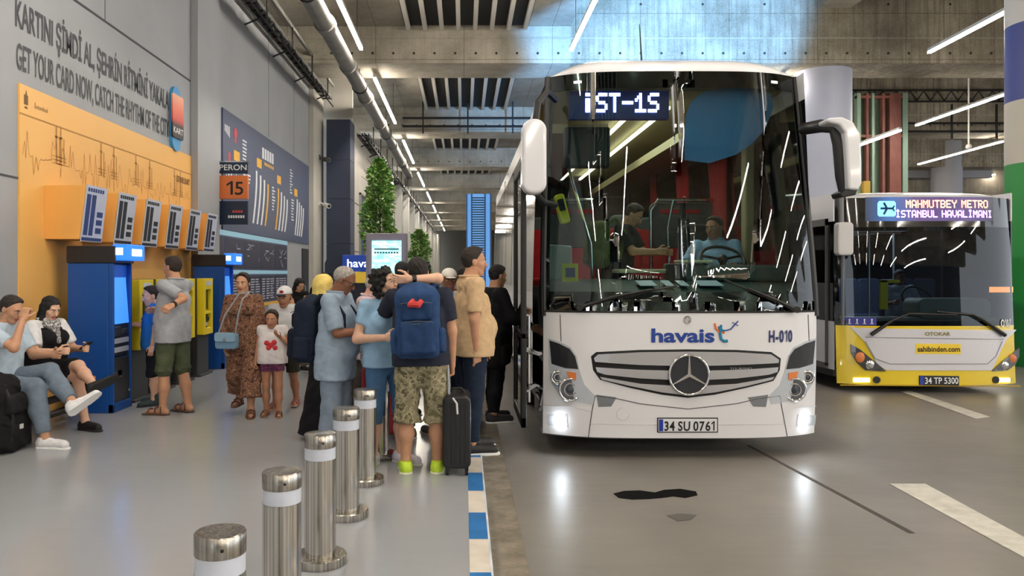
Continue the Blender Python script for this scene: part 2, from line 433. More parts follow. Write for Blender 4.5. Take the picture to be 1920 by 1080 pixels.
# ---------------------------------------------------------------- LED strips (the hall's lamps)
LEDM = M('led light', (255, 244, 228), .5, emit=LED_POWER)
def led(x0, y0, x1, y1, z, lab, grp, w_=.036):
    t = thing('led_strip_light', ((x0 + x1) / 2, (y0 + y1) / 2, z), lab, 'ceiling light', grp)
    d = Vector((x1 - x0, y1 - y0, 0)).normalized(); n = Vector((-d.y, d.x, 0)) * w_
    A, B = Vector((x0, y0, 0)), Vector((x1, y1, 0))
    def bar(name, mat, s, z0, z1):
        m = MB(); p = [A + n * s, A - n * s, B - n * s, B + n * s]
        m.prism([(q.x, q.y) for q in p], lambda a, b, dd: (a, b, dd), z0, z1); m.build(name, mat, t)
    bar('housing', M('lamp housing', (200, 200, 200), .4), 1.15, z + .02, z + .09); bar('diffuser', LEDM, 1.0, z - .03, z + .02)
    m = MB()
    for f in (.2, .88):
        p = A.lerp(B, f); m.cyl((p.x, p.y, z + .09), (p.x, p.y, ZC if p.x < 2.7 else ZR), .006, n=5)
    m.build('suspension_wire', DARKMET, t)
names = {0: 'LED strip lamp over the platform, nearest of the row above the pipe', 1: 'LED strip lamp over the platform, second of the row', 2: 'LED strip lamp over the platform, third of the row', 3: 'LED strip lamp over the platform, fourth of the row'}
for k in range(-5, 9):
    y0 = 11.4 + BSTEP * k + (1.4 if k == 0 else 0)
    led(-2.5, y0, -2.5, y0 + (6.5 if k else 6.0), 7.15, names.get(k, 'thin LED strip lamp far along the platform row' if k > 0 else 'LED strip lamp over the platform behind the viewer'), 'LED strips over the platform')
    if k > 0: led(9.0, y0, 9.0, y0 + 6.5, 7.15, 'LED strip lamp over the bus lane hidden beyond the white coach', 'LED strips over the bus lane')  # row added for more light, out of sight behind the coach
    if k < 0: led(2.62, y0, 2.62, y0 + 6.5, 7.15, 'LED strip lamp over the bus lane behind the viewer', 'LED strips over the bus lane')
led(2.62, 12.4, 2.62, 18.9, 7.15, 'slanting LED strip lamp above left roof corner of the white coach', 'LED strips over the bus lane')
for i, (px, py, qx, qy, Ya, z) in enumerate(((1742, 98, 1905, 12, 19.1, 7.15), (1718, 235, 1910, 168, 28.7, 7.1), (1722, 308, 1880, 265, 38.6, 7.1), (1825, 337, 1865, 327, 46.0, 7.0), (1612, 272, 1688, 244, 25.5, 6.0))):
    xa = (px - VPX) / FPX * Ya; za = EYE + (VPY - py) / FPX * Ya
    Yb = FPX * (za - EYE) / (VPY - qy); xb = (qx - VPX) / FPX * Yb
    led(xa, Ya, xb, Yb, za, ['LED strip lamp in the top right corner, nearest of the right side lamps', 'long LED strip lamp right of the column, second from the top at right', 'LED strip lamp above the yellow bus sign, third from the top at right', 'short far LED strip lamp just above the yellow bus roof', 'LED strip lamp before the red and green shaft beside the column'][i], 'LED strips over the right lanes', .038)
for k in range(-5, 0):
    y0 = 11.4 + BSTEP * k; led(9.0, y0, 9.0, y0 + 6.5, 7.15, 'LED strip lamp over the right lane behind the viewer', 'LED strips over the right lanes')
    for lx in (15.0, 21.0, 27.0, 33.0): led(lx, y0, lx, y0 + 6.5, 7.15, 'LED strip lamp over the far right lanes behind the viewer', 'LED strips over the right lanes')

# ---------------------------------------------------------------- pipes and trays overhead
PIPE = M('galvanised pipe', (128, 126, 122), .5, .35, var=(3, .15))
t = thing('duct_pipe', (-2.9, 18, 7.0), 'thick grey pipe running overhead along the platform wall', 'pipe')
def pipe_pt(Y): return (-2.9 - .0015 * (Y - 12), Y, EYE + 1.8 * 2.9 + .0 * Y)
m = MB(); m.tube([pipe_pt(8), pipe_pt(40.5)], .19, 20); m.tube([pipe_pt(40.5), (-2.95, 41.2, 6.85), (-2.95, 41.4, 6.4)], .19, 16); m.build('pipe_run', PIPE, t)
for Y in (9.5, 12.8, 16.2, 19.5, 23, 27, 31.5, 36):
    p = pipe_pt(Y); m = MB(); m.cyl((p[0], Y - .12, p[2]), (p[0], Y + .12, p[2]), .225, n=20); m.build('collar', PIPE, t, .01)
for Y in (14.3, 21.6, 29, 36.8):
    p = pipe_pt(Y); m = MB(); m.cyl((p[0], Y, p[2] + .15), (p[0], Y, ZC), .012, n=6); m.tube([(p[0] + .21 * math.cos(a), Y, p[2] + .21 * math.sin(a)) for a in np.linspace(0, 2 * PI, 17)[:-1]], .015, 6, closed=True); m.build('hanger', DARKMET, t)
def tray(x, z, y0, y1, lab, wd=.3):
    t = thing('cable_tray', (x, y0, z), lab, 'cable tray', 'cable trays along the wall')
    m = MB(); m.box(x - wd / 2, x - wd / 2 + .03, y0, y1, z, z + .1); m.box(x + wd / 2 - .03, x + wd / 2, y0, y1, z, z + .1); m.build('side_rail', M('tray steel', (120, 120, 118), .4, .7), t)
    yy = y0
    while yy < y1: m = MB(); m.box(x - wd / 2, x + wd / 2, yy, yy + .05, z, z + .03); m.build('rung', DARKMET, t); yy += .45 if y1 < 30 else 1.0
    m = MB()
    for q in range(4):
        m.tube([(x - wd * .3 + wd * .2 * q + .02 * math.sin(yy * 1.7 + q), yy, z + .07 + .03 * math.sin(yy * .9 + 2 * q)) for yy in np.arange(y0, y1, 1.3)], .028, 6)
    m.build('cables', BLACK, t)
    m = MB(); zz = [(x + wd / 2 + .02, y0 + .35 * q, z - (.02 if q % 2 else .2)) for q in range(int((y1 - y0) / .35))]; m.tube(zz, .022, 5); m.tube([(x + wd / 2 + .02, y0, z - .2), (x + wd / 2 + .02, y1, z - .2)], .02, 5); m.build('brace_lattice', BLACK, t)
    yy = y0 + 1
    while yy < y1: m = MB(); m.tube([(x - wd, yy, z - .25), (x + wd * .6, yy, z - .04), (x + wd * .6, yy, z + .5)], .022, 5); m.build('bracket', BLACK, t); yy += 2.4
tray(-4.3, 7.15, 8, 24.4, 'black cable tray along the top of the grey wall')
tray(-3.4, 6.3, 26, 90, 'distant cable tray slanting above the far pale wall', .4)
m = MB(); m.tube([(-4.15, 8, 7.66), (-4.15, 24.5, 7.64)], .055, 10)
tag(m.build('conduit_pipe', M('conduit', (150, 148, 142), .4, .6)), 'slim straight conduit above the cable tray', 'pipe')
def rails(x0, x1, Y, z, lab):
    t = thing('sprinkler_pipe', ((x0 + x1) / 2, Y, z), lab, 'pipe', 'thin black pipes below the ceiling')
    m = MB(); m.cyl((x0, Y, z), (x1, Y, z), .045, n=8); m.cyl((x0, Y, z - .32), (x1, Y, z - .32), .045, n=8); m.build('pipe_run', BLACK, t)
    x = x0 + .8
    while x < x1:
        m = MB(); m.box(x - .03, x + .03, Y - .03, Y + .03, z - .6, z + .75); m.build('hanger', BLACK, t); x += 1.75
rails(-2.4, 3.2, 30.2, 7.75, 'pair of thin black pipes across the hall beyond the second grille')
rails(16.5, 22.2, 30.2, 7.55, 'pair of thin black pipes across the right bay above the yellow bus')
m = MB(); m.cyl((18.6, 28.5, 6.4), (18.6, 28.5, 9.7), .03, n=8); m.ball((18.6, 28.5, 6.35), .11)
tag(m.build('dome_camera', M('camera white', (210, 210, 208), .4)), 'dome camera hanging on a thin rod over the yellow bus', 'camera')

# ---------------------------------------------------------------- columns
m = MB(); m.lathe([(.76, 0), (.76, ZB + .05)], (10.2, 22.0, 0), 40); m.box(10.196, 10.204, 21.236, 21.25, .1, ZB)
struct('column_round', m, M('lavender column paint', (186, 190, 208), .5, var=(.7, .05)))
m = MB(); m.lathe([(.75, 0), (.75, 8.8)], (26.2, 42.0, 0), 32); m.box(23, 29.3, 42.9, 43.3, 7.0, 8.7); struct('column_round_far', m, M('grey far column', (172, 172, 180), .6))
# banded column at the right frame edge
m = MB()
for i, (z0, z1) in enumerate(((0.0, 3.7), (3.7, 4.85), (4.85, 6.25), (6.25, 8.9))): m.lathe([(.62, z0), (.62, z1)], (10.67, 14.2, 0), 40, i)
o = m.build('banded_column', [M('column green', (34, 140, 62), .5), M('column beige', (196, 190, 178), .5), M('column blue', (48, 62, 140), .5), M('column white', (205, 205, 205), .5)])
o['kind'] = 'structure'
# red and green framed glass lift shaft beyond the column
t = thing('lift_shaft', (16.0, 30.0, 0), 'red and green framed glazed shaft behind the round column', 'lift shaft')
RED = M('shaft red', (138, 86, 76), .6, var=(3, .15)); GRN = M('shaft green', (150, 178, 160), .4)
for x0, x1, mt in ((15.05, 15.2, GRN), (15.4, 15.5, RED), (15.62, 15.72, GRN), (16.02, 16.12, RED), (16.3, 16.74, RED), (16.8, 17.0, GRN)):
    m = MB(); m.box(x0, x1, 29.6, 29.85, 0, 8.6); m.build('post', mt, t, .01)
for z0 in (2.3, 4.6, 6.9, 8.4): m = MB(); m.box(15.05, 17.0, 29.62, 29.8, z0, z0 + .1); m.build('crossbar', RED, t)
m = MB(); m.box(15.05, 17.0, 29.9, 29.93, 0, 8.6); m.build('pane', M('shaft glass', (136, 158, 142), .15, var=(1, .1)), t)
m = MB(); m.box(15.2, 15.45, 29.4, 29.6, 3.2, 5.2); m.build('panel', M('shaft yellow', (196, 160, 60), .5), t)
# lit blue blind tower far down the hall
t = thing('lit_blind', (1.0, 55, 0), 'tall blue lit slatted blind far down the hall beside the coach', 'blind')
m = MB(); m.box(.15, 1.95, 55.2, 55.3, 0, 7.35); m.build('back_panel', M('blue lit panel', (96, 146, 200), .5, emit=.7), t)
m = MB()
for q in range(40): m.box(.55, 1.45, 55.0, 55.2, .4 + .17 * q, .46 + .17 * q)
m.build('slats', M('blind dark', (22, 34, 52), .6), t)
for xx in (.15, .5, 1.45, 1.85): m = MB(); m.box(xx, xx + .1, 54.95, 55.2, 0, 7.35); m.build('upright', M('blind blue', (60, 110, 170), .5), t)
# added spot without a fixture, throws the blue glow onto the beam
sp = bpy.data.lights.new('blue_wash', 'SPOT'); sp.energy = 8500; sp.color = (.2, .5, 1.0); sp.spot_size = rad(56); sp.spot_blend = .35; sp.shadow_soft_size = .2
so = bpy.data.objects.new('blue_wash', sp); COL.objects.link(so); so.location = (5.4, 14.0, 4.4)
so.rotation_euler = (Vector((5.4, 21.0, 8.35)) - so.location).to_track_quat('-Z', 'Y').to_euler()
# ================================================================ things on the platform and wall
UY = (0, 1, 0); UZ = (0, 0, 1)
DARKTXT = M('dark lettering', (66, 68, 74), .6); WHITETXT = M('white lettering', (236, 238, 240), .5)
# wall lettering
t = thing('wall_lettering', (WX, 7.9, 4.2), 'dark two line lettering on the grey wall above the yellow panel', 'sign')
m = MB(); text(m, 'KARTINI ŞİMDİ AL, ŞEHRİN RİTMİNİ YAKALA', .285, (WX + .006, 7.92, 4.24), UY, UZ, 4.12, bold=.022); m.build('upper_line', DARKTXT, t)
m = MB(); text(m, 'GET YOUR CARD NOW, CATCH THE RHYTHM OF THE CITY', .275, (WX + .006, 7.94, 3.81), UY, UZ, 4.1, bold=.016); m.build('lower_line', DARKTXT, t)
# yellow panel
YEL = M('yellow panel', (240, 186, 104), .42, var=(.5, .05)); BRN = M('brown ink', (186, 136, 72), .7)
t = thing('yellow_wall_panel', (WX, 10.4, PZ), 'tall yellow wall panel with a thin brown skyline behind the ticket machines', 'wall panel')
m = MB(); m.box(WX - .01, WX + .02, 7.97, 12.98, PZ + .02, 3.66); m.build('panel', YEL, t)
m = MB(); m.box(WX + .02, WX + .024, 7.97, 12.98, 3.345, 3.36); 
m.box(WX + .02, WX + .0225, 9.3, 9.31, PZ, 2.7)
m.build('joint', BRN, t)
rs = random.Random(3); m = MB(); yy = 8.02; zb = 2.93
def stroke(p, q, wd=.007):
    d = Vector((0, q[0] - p[0], q[1] - p[1])); n = Vector((0, -d.z, d.y)); n = n.normalized() * wd / 2 if d.length > 0 else Vector((0, wd, 0))
    A, B = Vector((WX + .023, p[0], p[1])), Vector((WX + .023, q[0], q[1]))
    m.add([A - n, B - n, B + n, A + n], [(0, 1, 2, 3)])
prev = (yy, zb)
while yy < 12.9:
    s = rs.random(); yy += rs.uniform(.02, .05)
    if s < .30: nz = zb + rs.uniform(.08, .26)
    elif s < .5: nz = zb - rs.uniform(.06, .2)
    else: nz = zb + rs.uniform(-.03, .03)
    cur = (yy, nz); stroke(prev, cur); prev = cur
    if rs.random() < .06:
        stroke((yy, zb), (yy, zb + .42), .03); stroke((yy - .04, zb + .3), (yy + .04, zb + .3), .02); stroke((yy + .07, zb), (yy + .07, zb + .3), .02)
        for q in range(3): stroke((yy - .09, zb + .04 * q), (yy + .12, zb + .04 * q), .008)
m.build('skyline_drawing', BRN, t)
m = MB()
for (y0, z0, w_, h) in ((8.05, 3.46, .07, .1), (8.06, 3.42, .05, .02)): m.box(WX + .02, WX + .023, y0, y0 + w_, z0, z0 + h)
m.add([(WX + .0235, 8.06, 3.54), (WX + .0235, 8.11, 3.54), (WX + .0235, 8.085, 3.62)], [(0, 1, 2)])
text(m, 'İstanbul', .05, (WX + .0235, 8.24, 3.46), UY, UZ, .26); text(m, 'İSTANBULKART', .1, (WX + .0235, 12.32, 3.16), UY, UZ, .58, bold=.02); m.build('small_logo', M('brown logo', (110, 78, 40), .6), t)
# oval sign on the wall
t = thing('oval_wall_sign', (WX, 12.25, 4.1), 'upright oval blue sign with red to black card on the wall', 'sign')
m = MB(); m.prism(rrect(.36, 1.02, .179, 10, 12.25, 4.14), lambda a, b, d: (d, a, b), WX, WX + .05); m.build('plaque', M('sign blue', (70, 150, 205), .4), t)
ck = NT('sunset card'); cv = ck.n('ShaderNodeTexCoord'); sp2 = ck.n('ShaderNodeSeparateXYZ'); ck.l(cv.outputs['Generated'], sp2.inputs[0])
ck.l(ck.ramp(sp2.outputs[2], [(.0, (40, 40, 44)), (.3, (60, 44, 44)), (.42, (208, 76, 66)), (.7, (232, 128, 104)), (1., (240, 176, 140))]), ck.b.inputs['Base Color'])
m = MB(); m.prism(rrect(.46, .68, .04, 4, 12.25, 4.17), lambda a, b, d: (d, a, b), WX + .05, WX + .075); m.build('card', ck.m, t)
m = MB(); text(m, 'KART', .1, (WX + .078, 12.05, 3.9), UY, UZ, .4); m.build('card_lettering', WHITETXT, t)

# six yellow boxes with printed price cards
BOXY = M('yellow box', (236, 176, 92), .45, var=(1.2, .06)); PCARD = M('price card', (196, 202, 220), .5); PBLUE = M('price card blue', (40, 62, 120), .5); PDARK = M('price card dark', (34, 36, 44), .5)
for k in range(6):
    y0 = 8.44 + .8 * k
    t = thing('info_box', (WX, y0, 2.07), ['yellow info box nearest the benches with a broad blue printed card', 'second yellow info box, above the gap after the tall blue machine', 'third yellow info box along the yellow panel', 'fourth yellow info box, above the man in grey', 'fifth yellow info box along the yellow panel', 'last yellow info box, above the far blue machine'][k], 'info box', 'yellow boxes over the ticket machines')
    x1t, x1b = -4.13, -4.2
    m = MB(); m.prism([(WX + .02, 2.07), (x1b, 2.07), (x1t, 2.66), (WX + .02, 2.66)], lambda a, b, d: (a, d, b), y0, y0 + .5); m.build('box', BOXY, t, .006)
    def fc(a, b, d, y0=y0): # a along y, b along height
        f = b / .59; return (x1b + (x1t - x1b) * f + d, y0 + a, 2.07 + b)
    m = MB(); m.prism([(.015, -.02), (.5, -.02), (.5, .6), (.015, .6)], fc, .003, .012); m.build('price_card', PCARD, t)
    m = MB()
    for (a0, a1, b0, b1) in ((.04, .13, .05, .5), (.16, .25, .05, .5), (.02, .48, -.01, .025)): m.prism([(a0, b0), (a1, b0), (a1, b1), (a0, b1)], fc, .012, .016)
    for q in range(3): m.prism([(.31, .08 + .09 * q), (.44, .08 + .09 * q), (.44, .14 + .09 * q), (.31, .14 + .09 * q)], fc, .012, .016)
    for q in range(7): m.prism([(.05 + .055 * q, .53), (.085 + .055 * q, .53), (.085 + .055 * q, .57), (.05 + .055 * q, .57)], fc, .012, .016)
    m.build('card_print', PBLUE if k == 0 else PDARK, t)

# ticket machines: two tall blue, three yellow fronted
KBLUE = M('machine blue', (22, 78, 158), .35, bump=(300, .03)); KDARK = M('machine charcoal', (56, 58, 62), .45); KTOP = M('machine cap', (34, 32, 34), .45)
SCR = M('screen glow', (60, 130, 225), .3, emit=.8); KYEL = M('machine yellow', (238, 214, 40), .4)
BLUEGL = M('blue lit plastic', (40, 110, 235), .35, emit=.9)
def blue_machine(y0, lab):
    x0, x1 = -4.38, -3.87; y1 = y0 + .48
    t = thing('ticket_machine', ((x0 + x1) / 2, y0 + .24, PZ), lab, 'ticket machine', 'tall blue ticket machines')
    m = MB(); m.box(x0, x1 - .06, y0, y1, PZ, PZ + 1.66); m.box(x1 - .06, x1, y0, y0 + .03, PZ, PZ + 1.66); m.box(x1 - .06, x1, y1 - .03, y1, PZ, PZ + 1.66); m.box(x1 - .06, x1, y0, y1, PZ, PZ + .1); m.build('body', KBLUE, t, .008)
    m = MB(); m.box(x0 - .01, x1 + .02, y0 - .01, y1 + .01, PZ + 1.66, PZ + 1.85); m.build('top_cap', KTOP, t, .01)
    m = MB(); m.box(x1 - .02, x1 + .16, y0 + .01, y0 + .45, PZ + 1.69, PZ + 1.87); o = m.build('lit_sign', BLUEGL, t, .012)
    m = MB(); m.box(x1 + .16, x1 + .165, y0 + .1, y0 + .36, PZ + 1.74, PZ + 1.82); m.box(x1 + .02, x1 + .1, y0 + .005, y0 + .012, PZ + 1.75, PZ + 1.83); m.build('sign_mark', M('sign white', (200, 222, 255), .4, emit=1.2), o)
    m = MB(); m.prism([(x1 - .06, PZ + 1.08), (x1 - .012, PZ + .98), (x1 - .05, PZ + 1.5)], lambda a, b, d: (a, d, b), y0 + .06, y0 + .42); m.build('screen', SCR, t)
    m = MB(); m.box(x1 - .07, x1 - .03, y0 + .03, y1 - .03, PZ + .62, PZ + .98); m.box(x1 - .05, x1 - .01, y0 + .06, y0 + .2, PZ + .84, PZ + .95); m.box(x1 - .05, x1 - .01, y0 + .26, y0 + .38, PZ + .86, PZ + .92); m.build('payment_panel', KDARK, t, .006)
    m = MB()
    for z in (.66, .76): m.box(x1 - .032, x1 - .014, y0 + .06, y0 + .42, PZ + z, PZ + z + .055)
    m.build('label_strip', M('machine label', (206, 212, 224), .4), t)
    m = MB(); m.box(x1 - .07, x1 - .02, y0 + .03, y1 - .03, PZ + .1, PZ + .6); m.build('lower_door', KDARK, t, .006)
    m = MB(); m.box(x1 - .02, x1 + .005, y0 + .1, y0 + .2, PZ + .38, PZ + .46); m.cyl((x1 - .02, y0 + .4, PZ + .2), (x1, y0 + .4, PZ + .2), .02, n=10); m.build('coin_tray', CHROME, t)
    m = MB(); m.box(x1 - .08, x1 - .055, y0 + .03, y1 - .03, PZ + 1.0, PZ + 1.64); m.build('front_recess', M('machine recess', (30, 84, 180), .3, emit=.25), t)
blue_machine(8.54, 'tall blue ticket machine nearest the bench')
blue_machine(12.5, 'tall blue ticket machine farthest along the wall, below the maps')
def yellow_machine(y0, lab):
    x0, x1 = -4.3, -3.98
    t = thing('card_machine', ((x0 + x1) / 2, y0 + .2, PZ), lab, 'card machine', 'yellow fronted card machines')
    m = MB(); m.box(x0, x1, y0 - .05, y0 + .45, PZ, PZ + .62); m.box(x0, x1 - .03, y0 - .02, y0 + .42, PZ + .62, PZ + 1.47); m.box(x0 - .05, x1 + .06, y0 - .08, y0 + .48, PZ, PZ + .03); m.build('body', KDARK, t, .008)
    m = MB()
    for (a0, a1, b0, b1) in ((0, .09, .62, 1.47), (.34, .42, .62, 1.47), (.09, .34, 1.3, 1.47), (.09, .34, .62, .72), (.09, .34, .93, .97)): m.box(x1 - .03, x1 + .08, y0 + a0, y0 + a1, PZ + b0, PZ + b1)
    m.build('yellow_frame', KYEL, t, .008)
    m = MB(); m.box(x1 - .02, x1 + .03, y0 + .09, y0 + .34, PZ + 1.0, PZ + 1.3); m.build('screen', M('small dark screen', (24, 30, 42), .15), t)
    m = MB(); m.box(x1 - .02, x1 + .02, y0 + .09, y0 + .34, PZ + .72, PZ + .93); m.box(x1 + .02, x1 + .06, y0 + .13, y0 + .3, PZ + .82, PZ + .88); m.build('reader', BLACK, t)
    m = MB(); m.box(x1 + .02, x1 + .035, y0 + .12, y0 + .3, PZ + .74, PZ + .8); m.box(x1 + .08, x1 + .085, y0 + .1, y0 + .33, PZ + 1.36, PZ + 1.43); m.build('label', M('machine label', (206, 212, 224), .4), t)
for y0, lab in ((9.3, 'yellow fronted card machine beside the tall blue machine'), (10.05, 'yellow fronted card machine hidden partly by the boy in blue'), (10.8, 'yellow fronted card machine just right of the man in grey'), (11.6, 'yellow fronted card machine before the far blue machine')): yellow_machine(y0, lab)

# ---------------------------------------------------------------- blue board and map board
BOARD = M('slate board', (74, 84, 112), .45, var=(.4, .06)); BORNG = M('board amber', (232, 176, 62), .5); BRED = M('board red', (206, 60, 70), .5)
BW = M('board white', (226, 230, 236), .5)
t = thing('route_board', (WX, 18.6, 2.53), 'large slate blue board with bundles of white and yellow lines', 'board')
m = MB(); m.box(WX, WX + .03, 14.66, 22.8, 2.53, 4.84); m.build('panel', BOARD, t)
xb = WX + .034
def ribbon(mb, pts, wd):
    vs = []
    for (yy, zz) in pts: vs += [(xb, yy - wd / 2, zz), (xb, yy + wd / 2, zz)]
    mb.add(vs, [(2 * i, 2 * i + 1, 2 * i + 3, 2 * i + 2) for i in range(len(pts) - 1)])
def bundle(y0, y1, z0, z1, n, wd):
    out = []
    for i in range(n):
        yb = y0 + (y1 - y0) * i / (n - 1); out.append([(yb + .28 * math.sin(f * PI * .55) , z0 + (z1 - .06 * i - z0) * f) for f in np.linspace(0, 1, 10)])
    return out
wm, om = MB(), MB()
for a in ((16.75, 17.75, 2.78, 3.95, 3, .13), (18.75, 19.7, 2.75, 3.78, 0, .14), (20.9, 21.7, 2.72, 3.72, 9, .14)):
    for j, p in enumerate(bundle(*a[:4], 4, .1)): lm = MB(); ribbon(lm, p, a[5]); lm.build('line_ribbon', BORNG if j == a[4] else BW, t)
def blk(mb, y0, y1, z0, z1): mb.add([(xb, y0, z0), (xb, y1, z0), (xb, y1, z1), (xb, y0, z1)], [(0, 1, 2, 3)])
rs = random.Random(5)
lm = MB()
for q in range(5): blk(lm, 17.5 + .22 * q, 17.66 + .22 * q, 4.3, 4.55)
lm.build('title_lettering', BW, t)
for q in range(6): blk(om, 17.7 + .15 * q, 17.8 + .15 * q, 4.17, 4.24)
for (yy, zz, n) in ((15.95, 4.05, 6), (16.0, 3.5, 7), (16.3, 3.6, 3), (18.4, 3.2, 8), (20.3, 3.8, 9), (20.45, 3.1, 8)):
    lm = MB()
    for q in range(n): blk(lm, yy, yy + rs.uniform(.15, .32), zz + .075 * q, zz + .035 + .075 * q)
    lm.build('small_lettering', BW, t)
for (yy, zz) in ((15.35, 3.95), (17.05, 4.05), (18.9, 3.9), (20.8, 3.78)): blk(om, yy, yy + .4, zz, zz + .2)
for q in range(5): blk(wm, 14.76 + .07 * q, 14.8 + .07 * q, 4.42 - .02 * q, 4.55)
for q in range(5):
    zt = 3.55 + .06 * ((q * 7) % 3); lm = MB(); lm.add([(xb, 14.8 + .16 * q, 3.3), (xb, 14.92 + .16 * q, 3.3), (xb, 14.9 + .16 * q, zt), (xb, 14.86 + .16 * q, zt + .12), (xb, 14.82 + .16 * q, zt)], [(0, 1, 2, 3, 4)]); lm.build('tower_drawing', BW, t)
wm.build('white_lettering', BW, t); om.build('amber_lettering', BORNG, t)
m = MB(); blk(m, 15.4, 15.52, 4.3, 4.55); m.cyl((WX + .03, 15.46, 4.5), (WX + .036, 15.46, 4.5), .1, n=16); blk(m, 15.0, 15.12, 3.75, 4.05); m.build('map_pin', BRED, t)
# maps
t = thing('map_board', (WX, 16.5, 1.0), 'lower board of dark route maps under pale blue strips', 'board')
m = MB(); m.box(WX, WX + .03, 13.4, 20.0, .95, 2.5); m.build('backing', M('map board', (92, 104, 134), .5), t)
m = MB(); m.box(WX + .03, WX + .036, 13.4, 20.0, 2.42, 2.52); m.box(WX + .03, WX + .036, 13.4, 20.0, 1.68, 1.76); m.build('pale_strip', M('pale cyan strip', (140, 186, 206), .4, emit=.15), t)
m = MB(); m.box(WX + .03, WX + .036, 13.4, 20.0, .95, 1.03); m.build('amber_strip', BORNG, t)
for r, (z0, z1) in enumerate(((1.79, 2.39), (1.06, 1.65))):
    for c in range(5):
        y0 = 13.45 + 1.31 * c; m = MB(); m.box(WX + .03, WX + .037, y0, y0 + 1.25, z0, z1); o = m.build('map_sheet', M('map ink', (48, 50, 72), .4), t)
        m = MB()
        if r == 0:
            pr = (y0 + .1, z0 + .3)
            for q in range(16):
                nx = (y0 + rs.uniform(.12, 1.1), z0 + rs.uniform(.08, .52)) if q % 3 == 0 else (min(y0 + 1.15, pr[0] + rs.uniform(.03, .25)), min(z1 - .05, max(z0 + .06, pr[1] + rs.choice((-.1, 0, .1)))))
                d = Vector((0, nx[0] - pr[0], nx[1] - pr[1])); n = Vector((0, -d.z, d.y)); n = n.normalized() * .011 if d.length else n
                if q % 3: 
                    A, B = Vector((WX + .04, *pr)), Vector((WX + .04, *nx)); m.add([A - n, B - n, B + n, A + n], [(0, 1, 2, 3)])
                pr = nx
        else:
            for q in range(9):
                for cc in range(3): m.box(WX + .037, WX + .039, y0 + .1 + .38 * cc, y0 + .1 + .38 * cc + rs.uniform(.2, .34), z0 + .05 + .055 * q, z0 + .075 + .055 * q)
        m.build('map_print', M('map white', (172, 178, 196), .5), o)
# PERON 15 blade sign
t = thing('platform_sign', (-4.25, 14.32, 2.4), 'hanging platform sign reading PERON 15 in navy and orange', 'sign')
NV = M('sign navy', (22, 40, 66), .4); ORG = M('sign orange', (226, 124, 66), .4)
def YS(py): return EYE + (VPY - py) / FPX * 14.3
for z0, z1, mt, nm in ((YS(325), YS(304), NV, 'upper_plate'), (YS(373), YS(329), ORG, 'number_plate'), (YS(421), YS(377), NV, 'lower_plate')):
    m = MB(); m.box(-4.6, -4.0, 14.3, 14.37, z0, z1); o = m.build(nm, mt, t, .004)
    m = MB()
    if nm == 'upper_plate': text(m, 'PERON', .105, (-4.52, 14.296, z0 + .06), (1, 0, 0), UZ, .5, bold=.01); m.build('lettering', WHITETXT, o)
    elif nm == 'number_plate': text(m, '15', .25, (-4.39, 14.296, z0 + .08), (1, 0, 0), UZ, .31, bold=.01); m.build('lettering', M('sign black', (20, 20, 22), .5), o)
    else:
        for q in range(7): m.box(-4.36 + .045 * q, -4.33 + .045 * q, 14.292, 14.3, z0 + .12, z0 + .17)
        m.build('lettering', WHITETXT, o); m = MB()
        for q in range(4): m.box(-4.28 + .05 * q, -4.245 + .05 * q, 14.292, 14.3, z0 + .22, z0 + .26)
        m.build('red_lettering', M('sign red', (214, 80, 70), .5), o)
m = MB(); m.box(-4.6, -3.985, 14.31, 14.36, YS(303) - .02, YS(303) + .012); m.build('mount_bar', CHROME, t)
# wall cameras
for z, lab in ((EYE + 212 / FPX * 24, 'small dark wall camera high on the pale pilaster'), (EYE + 127 / FPX * 24, 'small white wall camera lower on the pale pilaster')):
    t = thing('wall_camera', (-4.4, 23.8, z), lab, 'camera', 'wall cameras')
    cmt = M('camera white', (210, 210, 208), .4) if 'white' in lab else M('camera grey', (84, 84, 84), .5)
    m = MB(); m.box(-4.45, -4.42, 23.72, 23.88, z - .02, z + .12); m.cyl((-4.43, 23.8, z + .06), (-4.28, 23.8, z), .03, n=8); m.build('mount', cmt, t)
    m = MB(); m.cyl((-4.3, 23.85, z), (-4.12, 23.6, z - .06), .075, n=14); m.build('housing', cmt, t, .01); m = MB(); m.cyl((-4.12, 23.6, z - .06), (-4.11, 23.585, z - .063), .05, n=12); m.build('lens', BLACK, t)

# ---------------------------------------------------------------- bollards
BAND = M('bollard band', (205, 211, 224), .35)
blab = ['steel bollard nearest the viewer, only its cap and band in frame', 'second steel bollard from the viewer, base out of frame', 'third steel bollard from the viewer with its round foot in view', 'fourth steel bollard, beside the old man\'s trousers', 'fifth steel bollard, left of the lilac shoes', 'sixth steel bollard, farthest, before the red suitcase']
proto = None
for i in range(6):
    Y = 2.57 + .785 * i; X = -.81 + .02 * i
    if proto is None:
        proto = thing('bollard', (X, Y, PZ), blab[0], 'bollard', 'steel bollards along the platform edge')
        def L(nm, prof, mt, bev=0):
            m = MB(); m.lathe(prof, (0, 0, 0), 40); m.build(nm, mt, proto, bev, local=True)
        L('foot_flange', [(.137, 0), (.14, .004), (.14, .044), (.135, .05), (.085, .052)], STEELV)
        L('shaft', [(.083, .05), (.083, .56)], STEELV)
        L('light_band', [(.0815, .56), (.0815, .625)], BAND)
        L('cap', [(.0835, .622), (.0845, .626), (.0845, .688), (.081, .693), (.0, .694)], steel('brushed cap', (190, 184, 174), .26, 'h'))
        m = MB(); m.cyl((.03, -.077, .655), (.032, -.084, .655), .006, n=8); m.build('screw', BLACK, proto, local=True)
    else:
        c = copy_tree(proto); c.location = (X, Y, PZ); c['label'] = blab[i]

